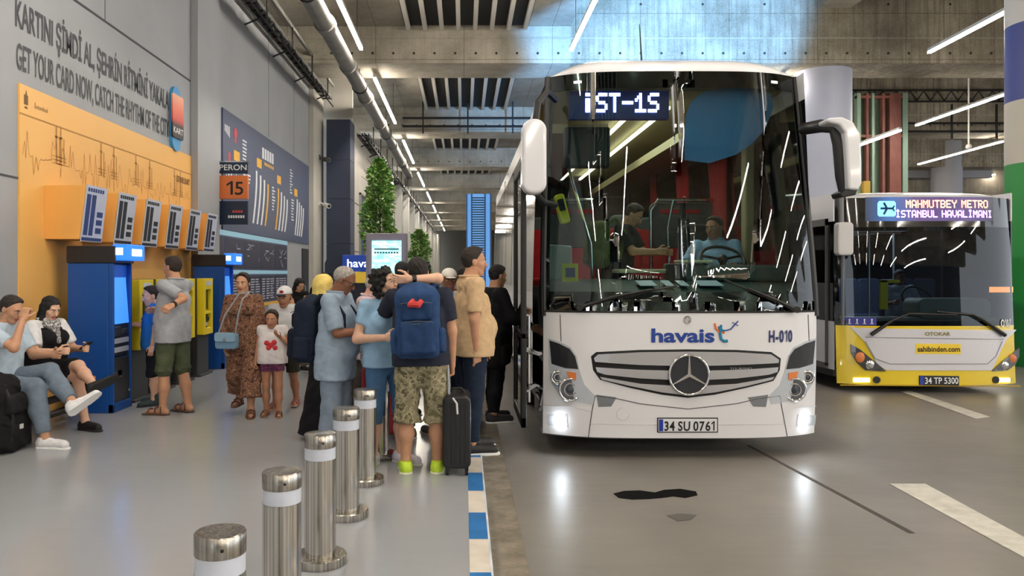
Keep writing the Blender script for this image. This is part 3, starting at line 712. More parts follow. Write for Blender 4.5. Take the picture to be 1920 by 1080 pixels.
# ---------------------------------------------------------------- bench
t = thing('bench', (-4.15, 6.9, PZ), 'wooden slat bench with black steel frame under the seated couple', 'bench')
WOOD = M('bench wood', (186, 122, 62), .5, var=(20, .2))
for q in range(5):
    x = -4.5 + .12 * q; m = MB(); m.box(x, x + .095, 5.6, 8.25, PZ + .42, PZ + .455); m.build('slat', WOOD, t, .006)
m = MB()
for yy in (5.8, 7.0, 8.05):
    m.box(-4.5, -3.9, yy, yy + .05, PZ + .36, PZ + .42); m.box(-4.46, -4.41, yy, yy + .05, PZ, PZ + .36); m.box(-3.99, -3.94, yy, yy + .05, PZ, PZ + .36)
m.box(-4.46, -4.42, 5.7, 8.2, PZ + .3, PZ + .36); m.box(-3.98, -3.94, 5.7, 8.2, PZ + .3, PZ + .36); m.box(-3.97, -3.95, 5.7, 8.2, PZ + .16, PZ + .19)
m.build('frame', BLACK, t)

# ---------------------------------------------------------------- totem and booth
t = thing('display_totem', (-1.26, 12.6, PZ), 'grey framed totem with a bright cyan screen behind the queue', 'display')
GF = M('totem frame', (150, 146, 164), .4)
m = MB(); m.box(-1.6, -.93, 12.6, 12.8, PZ, 2.35); m.build('housing', GF, t, .015)
sk = NT('cyan screen'); sv = sk.coord((1, 1, 1)); sn = sk.noise(sk.coord((3, 3, 9)), 2.0, 2); sc = sk.ramp(sn, [(.35, (130, 226, 246)), (.5, (176, 244, 246)), (.65, (206, 244, 228))]); sk.l(sc, sk.b.inputs['Emission Color']); sk.b.inputs['Emission Strength'].default_value = 1.1; sk.b.inputs['Base Color'].default_value = (.02, .05, .06, 1)
m = MB(); m.box(-1.5, -1.02, 12.585, 12.6, .9, 2.23); o = m.build('screen', sk.m, t)
m = MB(); m.box(-1.46, -1.06, 12.58, 12.584, 2.08, 2.1); 
for q in range(9): m.box(-1.46 + .045 * q, -1.43 + .045 * q, 12.58, 12.584, 2.02, 2.045)
m.build('screen_text', M('screen ink', (30, 60, 90), .5), o)
t = thing('ticket_booth', (-2.05, 14.2, PZ), 'navy ticket booth with lit blue havaist sign behind the queue', 'booth')
m = MB(); m.box(-2.55, -1.7, 14.2, 14.9, PZ, 1.7); m.build('body', NAVY, t, .01)
m = MB(); m.prism([(-2.55, 1.7), (-2.22, 1.7), (-2.22, 2.02), (-2.5, 1.98), (-2.55, 1.88)], lambda a, b, d: (a, d, b), 14.15, 14.9); m.build('side_box', NAVY, t)
m = MB(); m.box(-2.22, -1.45, 14.1, 14.8, 1.73, 2.03); o = m.build('sign_box', M('sign lit navy', (24, 62, 150), .4, emit=.35), t, .01)
m = MB(); text(m, 'havaist', .15, (-2.13, 14.095, 1.81), (1, 0, 0), UZ, .62, bold=.015); m.build('sign_lettering', M('lit white', (226, 236, 250), .4, emit=.9), o)
m = MB(); m.box(-2.22, -1.45, 14.12, 14.75, 1.52, 1.72); m.build('yellow_band', M('booth yellow', (236, 196, 70), .4, emit=.2), t)

# ---------------------------------------------------------------- trees in pots
LEAFA = M('leaf green', (92, 146, 62), .5, var=(6, .3)); LEAFB = M('leaf pale', (160, 190, 110), .5, var=(6, .25)); BARK = M('tree bark', (104, 88, 66), .85, bump=(40, .4)); POT = M('pot grey', (92, 94, 98), .6)
def potted_tree(x, y, ztop, rad_, zb, n, lab, seed):
    r = random.Random(seed); t = thing('potted_tree', (x, y, PZ), lab, 'tree')
    m = MB(); m.lathe([(.2, 0), (.28, .55), (.3, .6), (.26, .6), (.25, .54)], (x, y, PZ), 24); m.build('pot', POT, t)
    m = MB(); pts = [(x, y, PZ + .5)]
    while pts[-1][2] < ztop - .3: q = pts[-1]; pts.append((x + r.uniform(-.05, .05), y + r.uniform(-.05, .05), q[2] + .35))
    m.tube(pts, [.045 * (1 - .8 * i / len(pts)) for i in range(len(pts))], 7)
    for i in range(26):
        z = r.uniform(zb, ztop - .25); a = r.uniform(0, 2 * PI); L = rad_ * r.uniform(.5, .95); m.tube([(x, y, z), (x + L * .5 * math.cos(a), y + L * .5 * math.sin(a), z + .12), (x + L * math.cos(a), y + L * math.sin(a), z + .28)], [.016, .01, .004], 5)
    m.build('trunk', BARK, t)
    m = MB(); H = ztop - zb
    for i in range(n):
        f = r.random(); z = zb + H * f; a = r.uniform(0, 2 * PI); R = rad_ * (.42 + .62 * (1 - f) ** .7) * (.72 + .28 * math.sin(9 * f + 3 * a + seed)) * min(1, (1 - f) * 6 + .15); q = R * math.sqrt(r.uniform(.12, 1))
        c = Vector((x + q * math.cos(a), y + q * math.sin(a), z)); d = Vector((math.cos(a) + r.uniform(-.6, .6), math.sin(a) + r.uniform(-.6, .6), r.uniform(-.7, .5))).normalized()
        s = d.cross(Vector((r.uniform(-1, 1), r.uniform(-1, 1), r.uniform(-1, 1)))).normalized(); L = r.uniform(.07, .14); W = L * .32; nn = d.cross(s) * L * .12
        m.add([c, c + d * L * .5 + s * W + nn, c + d * L, c + d * L * .5 - s * W + nn], [(0, 1, 2), (0, 2, 3)], 0 if r.random() < .6 else 1)
    m.build('foliage', [LEAFA, LEAFB], t, recalc=False)
potted_tree(-1.98, 18, 4.35, .46, 2.2, 3400, 'tall slender potted tree rising behind the cyan totem', 1)
potted_tree(-1.38, 24, 3.05, .42, 1.6, 1800, 'smaller potted tree right of the cyan totem', 2)
# ================================================================ the white coach
CX = 2.015
def hw(z): return 1.275 if z < 1.5 else 1.275 - .075 * ((z - 1.5) / 2.1) ** 1.3
def yf(z): return 6.98 + (.13 * (z - 1.344) if z > 1.344 else .035 * (1.344 - z) ** 2)
def BF(x, z):
    s = min(1.06, abs((x - CX) / hw(z))); return yf(z) + .24 * s ** 4
def pf(px, py, F=BF, Y0=7.1):
    Y = Y0
    for _ in range(8):
        x = (px - VPX) / FPX * Y; z = EYE + (VPY - py) / FPX * Y; Y = F(x, z)
    return x, z
def fpatch(mb, poly, off, thick, m=0, F=BF, cuts=4):
    """a plate following the curved front: outline poly in (x, z)"""
    bm = bmesh.new(); vs = [bm.verts.new((a, b, 0)) for a, b in poly]; bm.faces.new(vs)
    bmesh.ops.triangulate(bm, faces=bm.faces[:])
    for _ in range(cuts):
        L = [e for e in bm.edges if e.calc_length() > .12]
        if not L: break
        bmesh.ops.subdivide_edges(bm, edges=L, cuts=1); bmesh.ops.triangulate(bm, faces=bm.faces[:])
    top = {v: i for i, v in enumerate(bm.verts)}; n = len(bm.verts)
    V = [(v.co.x, F(v.co.x, v.co.y) - off, v.co.y) for v in bm.verts]; V += [(a, y + thick, c) for a, y, c in V]
    Fc = [tuple(top[v] for v in f.verts) for f in bm.faces]
    Fb = [tuple(n + i for i in reversed(f)) for f in Fc]; Sd = []
    for e in bm.edges:
        if len(e.link_faces) == 1: a, b = top[e.verts[0]], top[e.verts[1]]; Sd.append((a, b, n + b, n + a))
    mb.add(V, Fc + Fb, m, False); mb.add(V, Sd, m); bm.free()
def fline(mb, pts, wd, off=.004, m=0, F=BF):
    P = [Vector((a, F(a, b) - off, b)) for a, b in pts]
    mb.tube(P, wd / 2, 6, m)
def PX(pts, F=BF, Y0=7.1): return [pf(a, b, F, Y0) for a, b in pts]
def dens(pts, n=8):
    out = []
    for i in range(len(pts) - 1):
        for k in range(n): f = k / n; out.append((pts[i][0] * (1 - f) + pts[i + 1][0] * f, pts[i][1] * (1 - f) + pts[i + 1][1] * f))
    return out + [pts[-1]]
COACH = M('coach white', (232, 233, 237), .22, coat=.6); GLASSW = glass('windscreen glass', (186, 208, 204), 1.2)
SMOKE = M('smoked glass', (22, 24, 27), .06, coat=1); FRIT = M('black glass edge', (10, 11, 14), .12); COACHLINE = M('panel gap', (30, 32, 36), .6)
SILV = M('silver grille bar', (200, 202, 208), .25, .6, coat=.3)
coach = thing('coach_bus', (CX, 7.0, 0), 'white airport coach head-on with havaist logo and iST-1S sign', 'bus')
YR = 19.4; ZW = 3.6; ZT = 3.86
sg = np.linspace(-1, 1, 49)
m = MB(); zs = list(np.linspace(.2, 1.344, 14))
m.grid(lambda s, z: (CX + s * hw(z), BF(CX + s * hw(z), z), z), sg, zs)
m.grid(lambda s, q: (CX + s * 1.275, BF(CX + s * 1.275, .2) + .25 * q, .2 - .03 * math.sin(q * PI)), sg, [0, .3, .6, 1.0])
m.build('front_panel', COACH, coach)
# roof cap and roof
def zroof(s): return ZT - (ZT - ZW) * abs(s) ** 6
def cap(s, t):
    x = CX + s * hw(ZW) * (1 - .0 * t); y0 = BF(CX + s * hw(ZW), ZW); y1 = 8.3
    return (x, y0 + (y1 - y0) * (1 - math.cos(t * PI / 2)), ZW + (zroof(s) - ZW) * math.sin(t * PI / 2))
m = MB(); m.grid(cap, sg, np.linspace(0, 1, 12)); m.grid(lambda s, y: (CX + s * hw(ZW), y, zroof(s)), sg, [8.3, 12, 16, YR]); m.build('roof', COACH, coach)
m = MB(); m.prism(rrect(1.7, 3.6, .2, 5, CX, 12.6), lambda a, b, d: (a, b, d), ZT - .05, ZT + .2); m.build('air_conditioner', COACH, coach, .06)
# sides
def side(sx, y_from, name):
    m = MB()
    def P(y, z): return (CX + sx * hw(z), y, z)
    zz = [.45, 1.0, 1.5]; m.grid(lambda y, z: P(y, z), [y_from, YR], zz)
    m.grid(lambda y, z: P(y, z), [y_from, YR], [3.35, ZW])
    for a, b in ((9.6, 10.9), (16.2, 17.5)): m.box(CX + sx * 1.272 - .004, CX + sx * 1.272 + .004, a, b, .25, .9, 1)
    m.grid(lambda y, z: P(y, z), [YR - .25, YR], [1.5, 2.4, 3.35])
    o = m.build(name, [COACH, BLACK], coach)
    m = MB(); m.grid(lambda y, z: P(y, z), [y_from, YR - .25], [1.5, 2.4, 3.35]); m.build('side_glass', SMOKE, o)
    m = MB()
    for yy in (10.4, 12.2, 14.0, 15.2, 17.0): m.grid(lambda y, z: (P(y, z)[0] + sx * .004, y, z), [yy, yy + .06], [1.5, 2.4, 3.35])
    m.build('window_divider', BLACK, o)
side(-1, 8.35, 'door_side_panel'); side(1, 7.32, 'road_side_panel')
m = MB(); m.grid(lambda s, z: (CX + s * hw(z), YR, z), np.linspace(-1, 1, 5), [.4, 1.5, ZW]); m.build('rear_panel', COACH, coach)
m = MB(); m.box(CX - 1.2, CX + 1.2, 7.6, YR - .1, .28, .42); m.box(CX - 1.1, CX + 1.1, 7.35, 7.7, .22, .8); m.build('underbody', BLACK, coach)
for (x, y) in ((.95, 10.2), (3.08, 10.2), (.95, 16.8), (3.08, 16.8)):
    m = MB(); m.cyl((x - .15, y, .5), (x + .15, y, .5), .5, n=28); o = m.build('wheel', RUBBER, coach, .04)
    m = MB(); sx = -1 if x < CX else 1; m.cyl((x + sx * .14, y, .5), (x + sx * .165, y, .5), .28, n=20); m.build('hub', CHROME, o)
# windscreen: glass, black edge
sb = sorted(set(list(sg) + [-.955, .955])); zb = [1.344, 1.44, 1.53, 1.8, 2.2, 2.6, 3.0, 3.3, 3.44, 3.52, ZW]
def WS(o): return lambda s, z: (CX + s * hw(z), BF(CX + s * hw(z), z) + o, z)
def on_grid(mb, us, vs, keep, fn):
    for j in range(len(vs) - 1):
        for i in range(len(us) - 1):
            if keep((us[i] + us[i + 1]) / 2, (vs[j] + vs[j + 1]) / 2): mb.add([fn(us[i], vs[j]), fn(us[i + 1], vs[j]), fn(us[i + 1], vs[j + 1]), fn(us[i], vs[j + 1])], [(0, 1, 2, 3)], 0, True)
def merged(name, mb, mat, parent):
    o = mb.build(name, mat, parent); bm = bmesh.new(); bm.from_mesh(o.data); bmesh.ops.remove_doubles(bm, verts=bm.verts, dist=1e-4); bm.to_mesh(o.data); bm.free(); return o
m = MB(); on_grid(m, sb, zb, lambda s, z: True, WS(0)); merged('windscreen', m, GLASSW, coach)
m = MB(); on_grid(m, sb, zb, lambda s, z: abs(s) > .955 or z < 1.53 or z > 3.44, WS(.006)); merged('windscreen_edge', m, FRIT, coach)
m = MB(); fline(m, [(CX + s * hw(1.35), 1.348) for s in sg], .02, .002); m.build('lower_seal', BLACK, coach)
for s in (-1, 1):
    m = MB(); m.tube([(CX + s * hw(z) * .995, BF(CX + s * hw(z), z) + .01, z) for z in np.linspace(1.3, ZW, 12)], .035, 8); m.build('corner_post', BLACK, coach)
for px in (1083, 1452):
    m = MB(); x, z = pf(px, 154); fpatch(m, [(x - .035, z - .012), (x + .035, z - .012), (x + .035, z + .012), (x - .035, z + .012)], .003, .004); m.build('marker_lamp', M('marker lamp', (240, 240, 240), .4, emit=1.0), coach)
# grille
m = MB(); G = [(1108, 668), (1118, 660), (1200, 656), (1290, 655), (1380, 656), (1446, 660), (1464, 672), (1462, 694), (1450, 714), (1400, 727), (1340, 740), (1290, 746), (1240, 740), (1180, 727), (1125, 712), (1112, 694)]
fpatch(m, PX(G), .002, .02); grille = m.build('grille', M('grille gap', (14, 14, 16), .7), coach)
rows = ([(1113, 671), (1121, 664), (1200, 660), (1290, 659), (1380, 660), (1444, 664), (1459, 674), (1458, 680), (1380, 684), (1290, 686), (1200, 684), (1115, 678)],
        [(1116, 688), (1200, 693), (1290, 695), (1380, 693), (1458, 688), (1456, 697), (1440, 702), (1380, 709), (1290, 713), (1200, 709), (1134, 702), (1119, 697)],
        [(1124, 706), (1200, 719), (1290, 724), (1380, 719), (1450, 706), (1447, 711), (1400, 723), (1340, 735), (1290, 741), (1240, 735), (1180, 723), (1128, 711)])
for r in rows: m = MB(); fpatch(m, PX(r), .022, .02); m.build('grille_bar', SILV, grille)
# star emblem
ex, ez = pf(1290, 702); ey = BF(ex, ez)
def disc(mb, r, d0, d1, n=40): mb.prism([(ex + r * math.cos(2 * PI * i / n), ez + r * math.sin(2 * PI * i / n)) for i in range(n)], lambda a, b, d: (a, d, b), ey + d0, ey + d1)
m = MB(); disc(m, .172, -.03, -.005); o = m.build('emblem_disc', M('emblem black', (44, 47, 54), .3), coach)
m = MB(); m.tube([(ex + .178 * math.cos(t), ey - .032, ez + .178 * math.sin(t)) for t in np.linspace(0, 2 * PI, 49)[:-1]], .012, 8, closed=True); m.build('emblem_ring', CHROME, o)
m = MB(); poly = []
for k in range(6):
    t = PI / 2 + k * PI / 3; r = .172 if k % 2 == 0 else .016
    if k % 2 == 0: poly += [(ex + r * math.cos(t) + .004 * math.sin(t), ez + r * math.sin(t) - .004 * math.cos(t)), (ex + r * math.cos(t) - .004 * math.sin(t), ez + r * math.sin(t) + .004 * math.cos(t))]
    else: poly.append((ex + r * math.cos(t), ez + r * math.sin(t)))
m.prism(poly, lambda a, b, d: (a, d, b), ey - .045, ey - .028); m.build('emblem_star', CHROME, o)
mx, mz = pf(1289, 600); m = MB(); m.tube([(mx + .03 * math.cos(t), BF(mx, mz) - .006, mz + .03 * math.sin(t)) for t in np.linspace(0, 2 * PI, 25)[:-1]], .006, 6, closed=True); fline(m, [(mx, mz), (mx, mz + .028)], .006, .008); fline(m, [(mx, mz), (mx + .022, mz - .016)], .006, .008); m.build('small_emblem', CHROME, coach)
# panel gaps
m = MB()
for L in ([(1050, 590), (1052, 640)], [(1515, 590), (1517, 640)], [(1103, 822), (1110, 770), (1116, 742)], [(1476, 818), (1466, 765), (1462, 742)], [(1116, 742), (1160, 748), (1200, 757), (1290, 767), (1380, 757), (1420, 748), (1462, 742)]): fline(m, PX(dens(L)), .007, .001)
m.build('panel_gap', COACHLINE, coach)
m = MB()
for L in ([(1020, 762), (1070, 762), (1112, 772)], [(1530, 762), (1500, 764), (1470, 772)], [(1104, 795), (1290, 797), (1472, 795)]): fline(m, PX(dens(L)), .008, -.001)
m.build('body_crease', M('coach crease', (206, 208, 214), .3), coach)
# headlamps
def mirror_px(p): return [(2 * 1279 - a, b) for a, b in p]
HL = [(1028, 634), (1048, 640), (1070, 651), (1081, 668), (1088, 700), (1096, 722), (1116, 742), (1112, 758), (1078, 752), (1048, 740), (1034, 718), (1030, 690)]
LENS = M('lamp lens', (188, 196, 206), .08, coat=1); LDARK = M('lamp black', (40, 42, 46), .15); AMB = M('amber lamp', (222, 130, 70), .25)
for side_ in (0, 1):
    mp = mirror_px if side_ else (lambda p: p)
    m = MB(); fpatch(m, PX(mp(HL)), .004, .02); hl = m.build('headlamp', LENS, coach)
    m = MB(); fpatch(m, PX(mp([(1030, 638), (1048, 644), (1068, 654), (1078, 668), (1084, 692), (1060, 690), (1034, 682)])), .008, .006); m.build('upper_glass', LDARK, hl)
    for (cx_, cy_, r) in ((1069, 730, .1), (1045, 707, .055)):
        x, z = pf(*mp([(cx_, cy_)])[0]); y = BF(x, z)
        m = MB(); m.tube([(x + r * math.cos(t), y - .014, z + r * math.sin(t)) for t in np.linspace(0, 2 * PI, 33)[:-1]], .012, 8, closed=True); m.tube([(x + r * .55 * math.cos(t), y - .014, z + r * .55 * math.sin(t)) for t in np.linspace(0, 2 * PI, 25)[:-1]], .008, 6, closed=True); m.build('reflector_ring', CHROME, hl)
        m = MB(); m.cyl((x, y, z), (x, y - .012, z), r * .9, n=28); m.build('reflector', M('lamp grey', (110, 116, 126), .15, .6), hl)
        m = MB(); m.ball((x, y - .005, z), (r * .4, .02, r * .4)); m.build('bulb_lens', M('bulb lens', (60, 66, 78), .05), hl)
    m = MB(); fpatch(m, PX(mp([(1062, 696), (1080, 699), (1080, 712), (1066, 712)])), .012, .008); m.build('turn_signal', AMB, hl)
    m = MB(); fpatch(m, PX(mp([(1118, 740), (1156, 745), (1146, 762), (1122, 763)])), .004, .02); m.build('fog_recess', M('recess grey', (120, 124, 130), .4), coach)
    m = MB(); fpatch(m, PX(mp([(1028, 778), (1062, 778), (1064, 800), (1030, 797)])), .003, .01); fl = m.build('fog_lamp', LENS, coach)
    m = MB(); x, z = pf(*mp([(1053, 789)])[0]); m.ball((x, BF(x, z) - .005, z), (.045, .02, .045)); m.build('lit_bulb', M('lit lamp', (236, 246, 255), .3, emit=60), fl)
# plate and lettering
def on_front(px, py, off=.006, F=BF): 
    x0, z0 = pf(px, py, F); return lambda a, b: (x0 + a, F(x0 + a, z0 + b) - off, z0 + b)
LBLUE = M('logo blue', (30, 66, 150), .4); LORG = M('logo orange', (236, 120, 60), .4); LTEAL = M('logo teal', (30, 130, 170), .4)
m = MB(); fpatch(m, PX([(1234, 785), (1344, 785), (1344, 809), (1234, 809)]), .008, .012); pl_ = m.build('number_plate', M('plate white', (230, 232, 236), .4), coach)
m = MB(); fpatch(m, PX([(1232, 783), (1346, 783), (1346, 811), (1232, 811)]), .004, .01); m.build('plate_frame', BLACK, pl_)
m = MB(); fpatch(m, PX([(1235, 786), (1243, 786), (1243, 808), (1235, 808)]), .01, .004); m.build('plate_band', M('plate blue', (30, 60, 170), .4), pl_)
m = MB(); text(m, '34 SU 0761', .088, None, None, None, .455, bold=.022, warp=on_front(1245, 807, .011)); m.build('plate_lettering', M('plate ink', (16, 16, 20), .5), pl_)
m = MB(); text(m, 'havais', .125, None, None, None, .57, bold=.03, warp=on_front(1221, 641)); m.build('logo_lettering', LBLUE, coach)
m = MB()
def arcpx(pts, wd, mb):
    fline(mb, PX(pts), wd, .003)
arcpx([(1349, 612), (1350, 626), (1352, 636), (1358, 640), (1364, 639)], .028, m); arcpx([(1352, 609), (1352, 617), (1357, 622)], .022, m); m.build('logo_t', LTEAL, coach)
m = MB(); arcpx([(1340, 606), (1342, 616), (1348, 622), (1358, 624)], .02, m); m.build('logo_swoosh', LORG, coach)
m = MB(); arcpx([(1353, 618), (1360, 620), (1370, 617), (1378, 608)], .012, m); arcpx([(1374, 612), (1384, 602)], .012, m); arcpx([(1373, 604), (1384, 611)], .008, m); m.build('logo_plane', LBLUE, coach)
m = MB(); text(m, 'H-010', .105, None, None, None, .238, bold=.04, warp=on_front(1441, 641)); m.build('fleet_number', M('fleet ink', (40, 44, 104), .4), coach)
m = MB(); text(m, 'TOURISMO', .022, None, None, None, .2, warp=on_front(1367, 693, .026)); m.build('model_lettering', M('faint grey', (150, 152, 158), .4), coach)
# tow cover, fine circle
x, z = pf(1168, 776); m = MB(); m.tube([(x + .055 * math.cos(t), BF(x, z) - .001, z + .055 * math.sin(t)) for t in np.linspace(0, 2 * PI, 33)[:-1]], .003, 5, closed=True); m.build('tow_cover', M('coach crease', (206, 208, 214), .3), coach)
# wipers
for pts in ([(1085, 576), (1150, 556), (1222, 542)], [(1488, 580), (1450, 562), (1398, 540)]):
    m = MB(); P = [Vector((*[(lambda q: (q[0], BF(*q) - .05, q[1]))(pf(*p))][0],)) for p in pts]; m.tube(P, [.022, .014, .008], 8)
    q = P[0]; m.cyl((q.x, q.y - .03, q.z), (q.x, q.y + .06, q.z), .03, n=14)
    d = (P[2] - P[1]).normalized(); m.tube([P[1] + Vector((0, .02, -.012)), P[2] + d * .22 + Vector((0, .02, -.012))], .009, 6); m.build('wiper', BLACK, coach)
# aerial
m = MB(); m.tube([(1.98, 8.6, ZT - .02), (1.98, 8.6, ZT + .12), (1.96, 8.64, ZT + .62)], [.016, .012, .004], 6); m.build('aerial', BLACK, coach)
# mirrors
MW = M('mirror white', (226, 227, 232), .25, coat=.5)
mir = MB(); mir.prism(rrect(.215, .66, .1, 8, .615, 2.72), lambda a, b, d: (a, d, b), 6.74, 6.93); lm = mir.build('wing_mirror', MW, coach, .03, 3)
m = MB(); m.prism(rrect(.19, .6, .085, 8, .615, 2.7), lambda a, b, d: (a, d, b), 6.92, 6.95); m.build('mirror_face', M('mirror glass', (150, 156, 164), .03, 1.0), lm)
m = MB(); m.tube([(.86, 7.28, 3.33), (.76, 7.08, 3.36), (.66, 6.92, 3.22), (.63, 6.9, 2.98)], .032, 8); m.build('mirror_arm', BLACK, lm); m = MB(); m.tube([(.86, 7.26, 2.34), (.72, 7.0, 2.34), (.64, 6.92, 2.42)], .028, 8); m.build('mirror_arm', BLACK, lm)
a = [(1508, 242), (1545, 232), (1575, 231), (1590, 250), (1594, 300), (1595, 340)]
def px3(px, py, Y): return ((px - VPX) / FPX * Y, Y, EYE + (VPY - py) / FPX * Y)
m = MB(); m.tube([px3(1506, 242, 7.2), px3(1540, 236, 6.95), px3(1566, 240, 6.85), px3(1573, 270, 6.82), px3(1577, 330, 6.82), px3(1582, 358, 6.82)], [.055, .06, .06, .055, .05, .045], 12); rm = m.build('wing_mirror', BLACK, coach)
m = MB(); hp = [(1548, 223), (1575, 221), (1595, 230), (1608, 252), (1611, 300), (1611, 345), (1604, 358), (1587, 356), (1584, 300), (1580, 250), (1570, 236), (1548, 231)]
m.prism([((p[0] - VPX) / FPX * 6.75, EYE + (VPY - p[1]) / FPX * 6.75) for p in hp], lambda a, b, d: (a, d, b), 6.70, 6.9); m.build('mirror_shell', MW, rm, .02, 3)
m = MB(); m.prism([((p[0] - VPX) / FPX * 6.75, EYE + (VPY - p[1]) / FPX * 6.75) for p in ((1583, 356), (1606, 354), (1602, 366), (1576, 371), (1572, 362))], lambda a, b, d: (a, d, b), 6.72, 6.9); m.build('mirror_foot', BLACK, rm, .01)
# open front door leaf swung forward beside the coach
dl = MB(); X = .54
for (y0, y1, z0, z1) in ((6.98, 7.06, .3, 2.72), (7.98, 8.06, .3, 2.72), (6.98, 8.06, .3, .4), (6.98, 8.06, 2.64, 2.72), (6.98, 8.06, 1.1, 1.16)): dl.box(X - .025, X + .025, y0, y1, z0, z1)
dr = dl.build('door', BLACK, coach, .01)
m = MB(); m.box(X - .004, X + .004, 7.04, 8.0, .4, 2.66); m.build('door_glass', glass('door glass', (150, 160, 160), 1.2), dr)
m = MB(); m.tube([(.56, 7.1, 1.0), (.68, 7.2, .95), (.8, 7.34, .95)], .025, 8); m.build('door_arm', CHROME, dr); m = MB(); m.tube([(.56, 7.1, .62), (.66, 7.2, .66), (.76, 7.34, .6), (.72, 7.3, .4)], .025, 8); m.build('door_arm', CHROME, dr)
m = MB(); m.tube([(.6, 7.2, .5), (.6, 7.2, 1.3)], .022, 8); m.build('grab_handle', CHROME, dr); m = MB(); m.tube([(.6, 7.9, .7), (.6, 7.9, 2.0)], .018, 8); m.build('grab_handle', CHROME, dr)
m = MB()
for k in range(3): m.box(.78 + .3 * k, 1.5, 7.42, 8.3, .34 + .2 * k, .42 + .2 * k)
m.box(.76, .8, 7.3, 8.35, .2, .42); m.build('step', DARKMET, coach, .01)
# ---- interior
INT = M('cabin dark', (36, 44, 44), .7); DASH = M('dashboard green grey', (70, 84, 82), .6, bump=(160, .1)); BEIGE = M('cabin beige', (160, 148, 112), .6); CREAM = M('cabin cream', (220, 214, 178), .5)
REDF = fabric('seat red', (150, 30, 38)); SEATG = M('seat grey', (62, 70, 70), .8, var=(9, .15))
m = MB(); m.box(.8, 3.24, 8.3, 18.5, 1.06, 1.12); m.box(.8, 3.22, 7.45, 8.3, .8, .84); m.build('cabin_floor', M('cabin floor', (70, 70, 74), .6), coach)
m = MB(); m.box(.86, 3.18, 7.75, 18.8, 3.52, 3.56); m.box(.86, 1.55, 8.3, 18.8, 3.2, 3.3); m.box(2.45, 3.18, 8.3, 18.8, 3.2, 3.3); m.build('cabin_ceiling', BEIGE, coach)
m = MB(); m.box(.8, 3.24, 15.2, 15.25, 1.1, 3.5); m.build('cabin_bulkhead', INT, coach)
m = MB(); m.box(3.2, 3.225, 7.6, 18, 1.0, 1.55); m.box(.805, .83, 8.4, 18, 1.0, 1.55); m.build('cabin_wall', INT, coach)
CABL = M('cabin led', (255, 240, 205), .4, emit=4)
for x in (1.83, 2.17): m = MB(); m.box(x - .02, x + .02, 8.2, 14.5, 3.44, 3.47); m.build('cabin_led', CABL, coach)
m = MB(); prof = [(.03, 1.2), (.03, 1.36), (.035, 1.5), (.3, 1.58), (.62, 1.63), (.95, 1.64), (1.05, 1.5), (1.05, 1.1)]
m.grid(lambda s, q: (CX + s * 1.225, (BF(CX + s * hw(1.35), max(1.35, prof[q][1])) if q < 3 else BF(CX + s * hw(1.35), 1.5) * (1 - q / 7) + 7.1 * q / 7) + prof[q][0], prof[q][1]), np.linspace(-1, 1, 33), range(8)); dash = m.build('dashboard', DASH, coach)
m = MB(); m.prism([(7.6, 1.62), (7.7, 1.78), (8.0, 1.8), (8.0, 1.62)], lambda a, b, d: (d, a, b), 2.05, 2.45); m.prism(rrect(.9, .16, .07, 5, 2.82, 1.7), lambda a, b, d: (a, d, b), 7.55, 7.9); m.build('instrument_hood', DASH, dash, .03)
m = MB(); m.box(1.55, 2.1, 7.75, 8.1, 1.7, 1.74); m.box(2.15, 2.48, 7.7, 7.95, 1.8, 1.83); m.build('ticket_shelf', CREAM, dash, .01)
m = MB(); m.box(1.98, 2.16, 7.5, 7.6, 1.6, 1.79); m.build('dash_screen_back', BLACK, dash, .01)
m = MB()
for (x0, x1) in ((1.64, 1.8), (1.88, 1.96), (2.02, 2.1), (2.2, 2.42)): m.prism([(7.2, 1.58), (7.42, 1.625), (7.42, 1.63), (7.2, 1.585)], lambda a, b, d: (d, a, b), x0, x1)
m.build('papers', M('paper blue white', (206, 222, 240), .5), dash)
m = MB(); c = Vector((2.66, 7.95, 1.84)); R = Matrix.Rotation(rad(-52), 3, 'X')
m.tube([c + R @ Vector((.22 * math.cos(t), 0, .22 * math.sin(t))) for t in np.linspace(0, 2 * PI, 33)[:-1]], .016, 8, closed=True)
for t in (.3, PI - .3, -PI / 2): m.tube([c, c + R @ Vector((.21 * math.cos(t), 0, .21 * math.sin(t)))], .014, 6)
m.ball(tuple(c), .05); m.build('steering_wheel', BLACK, coach)
m = MB(); m.cyl(c, (2.66, 8.0, 1.5), .03, n=8); m.build('steering_column', BLACK, coach)
# sign behind the screen
m = MB(); m.box(1.02, 1.98, 7.47, 7.56, 3.19, 3.46); sg_ = m.build('destination_sign', M('sign glow navy', (24, 44, 104), .3, emit=.16), coach)
m = MB(); dot_text(m, 'iST-1S', .0208, lambda a, b: (1.15 + a, 7.462, 3.25 + b * 1.25), 1.25); m.build('sign_lettering', M('led letters', (206, 214, 255), .4, emit=4), sg_)
m = MB(); m.box(1.0, 1.45, 7.66, 7.8, 2.75, 3.15); m.build('cabin_monitor', INT, coach, .02)
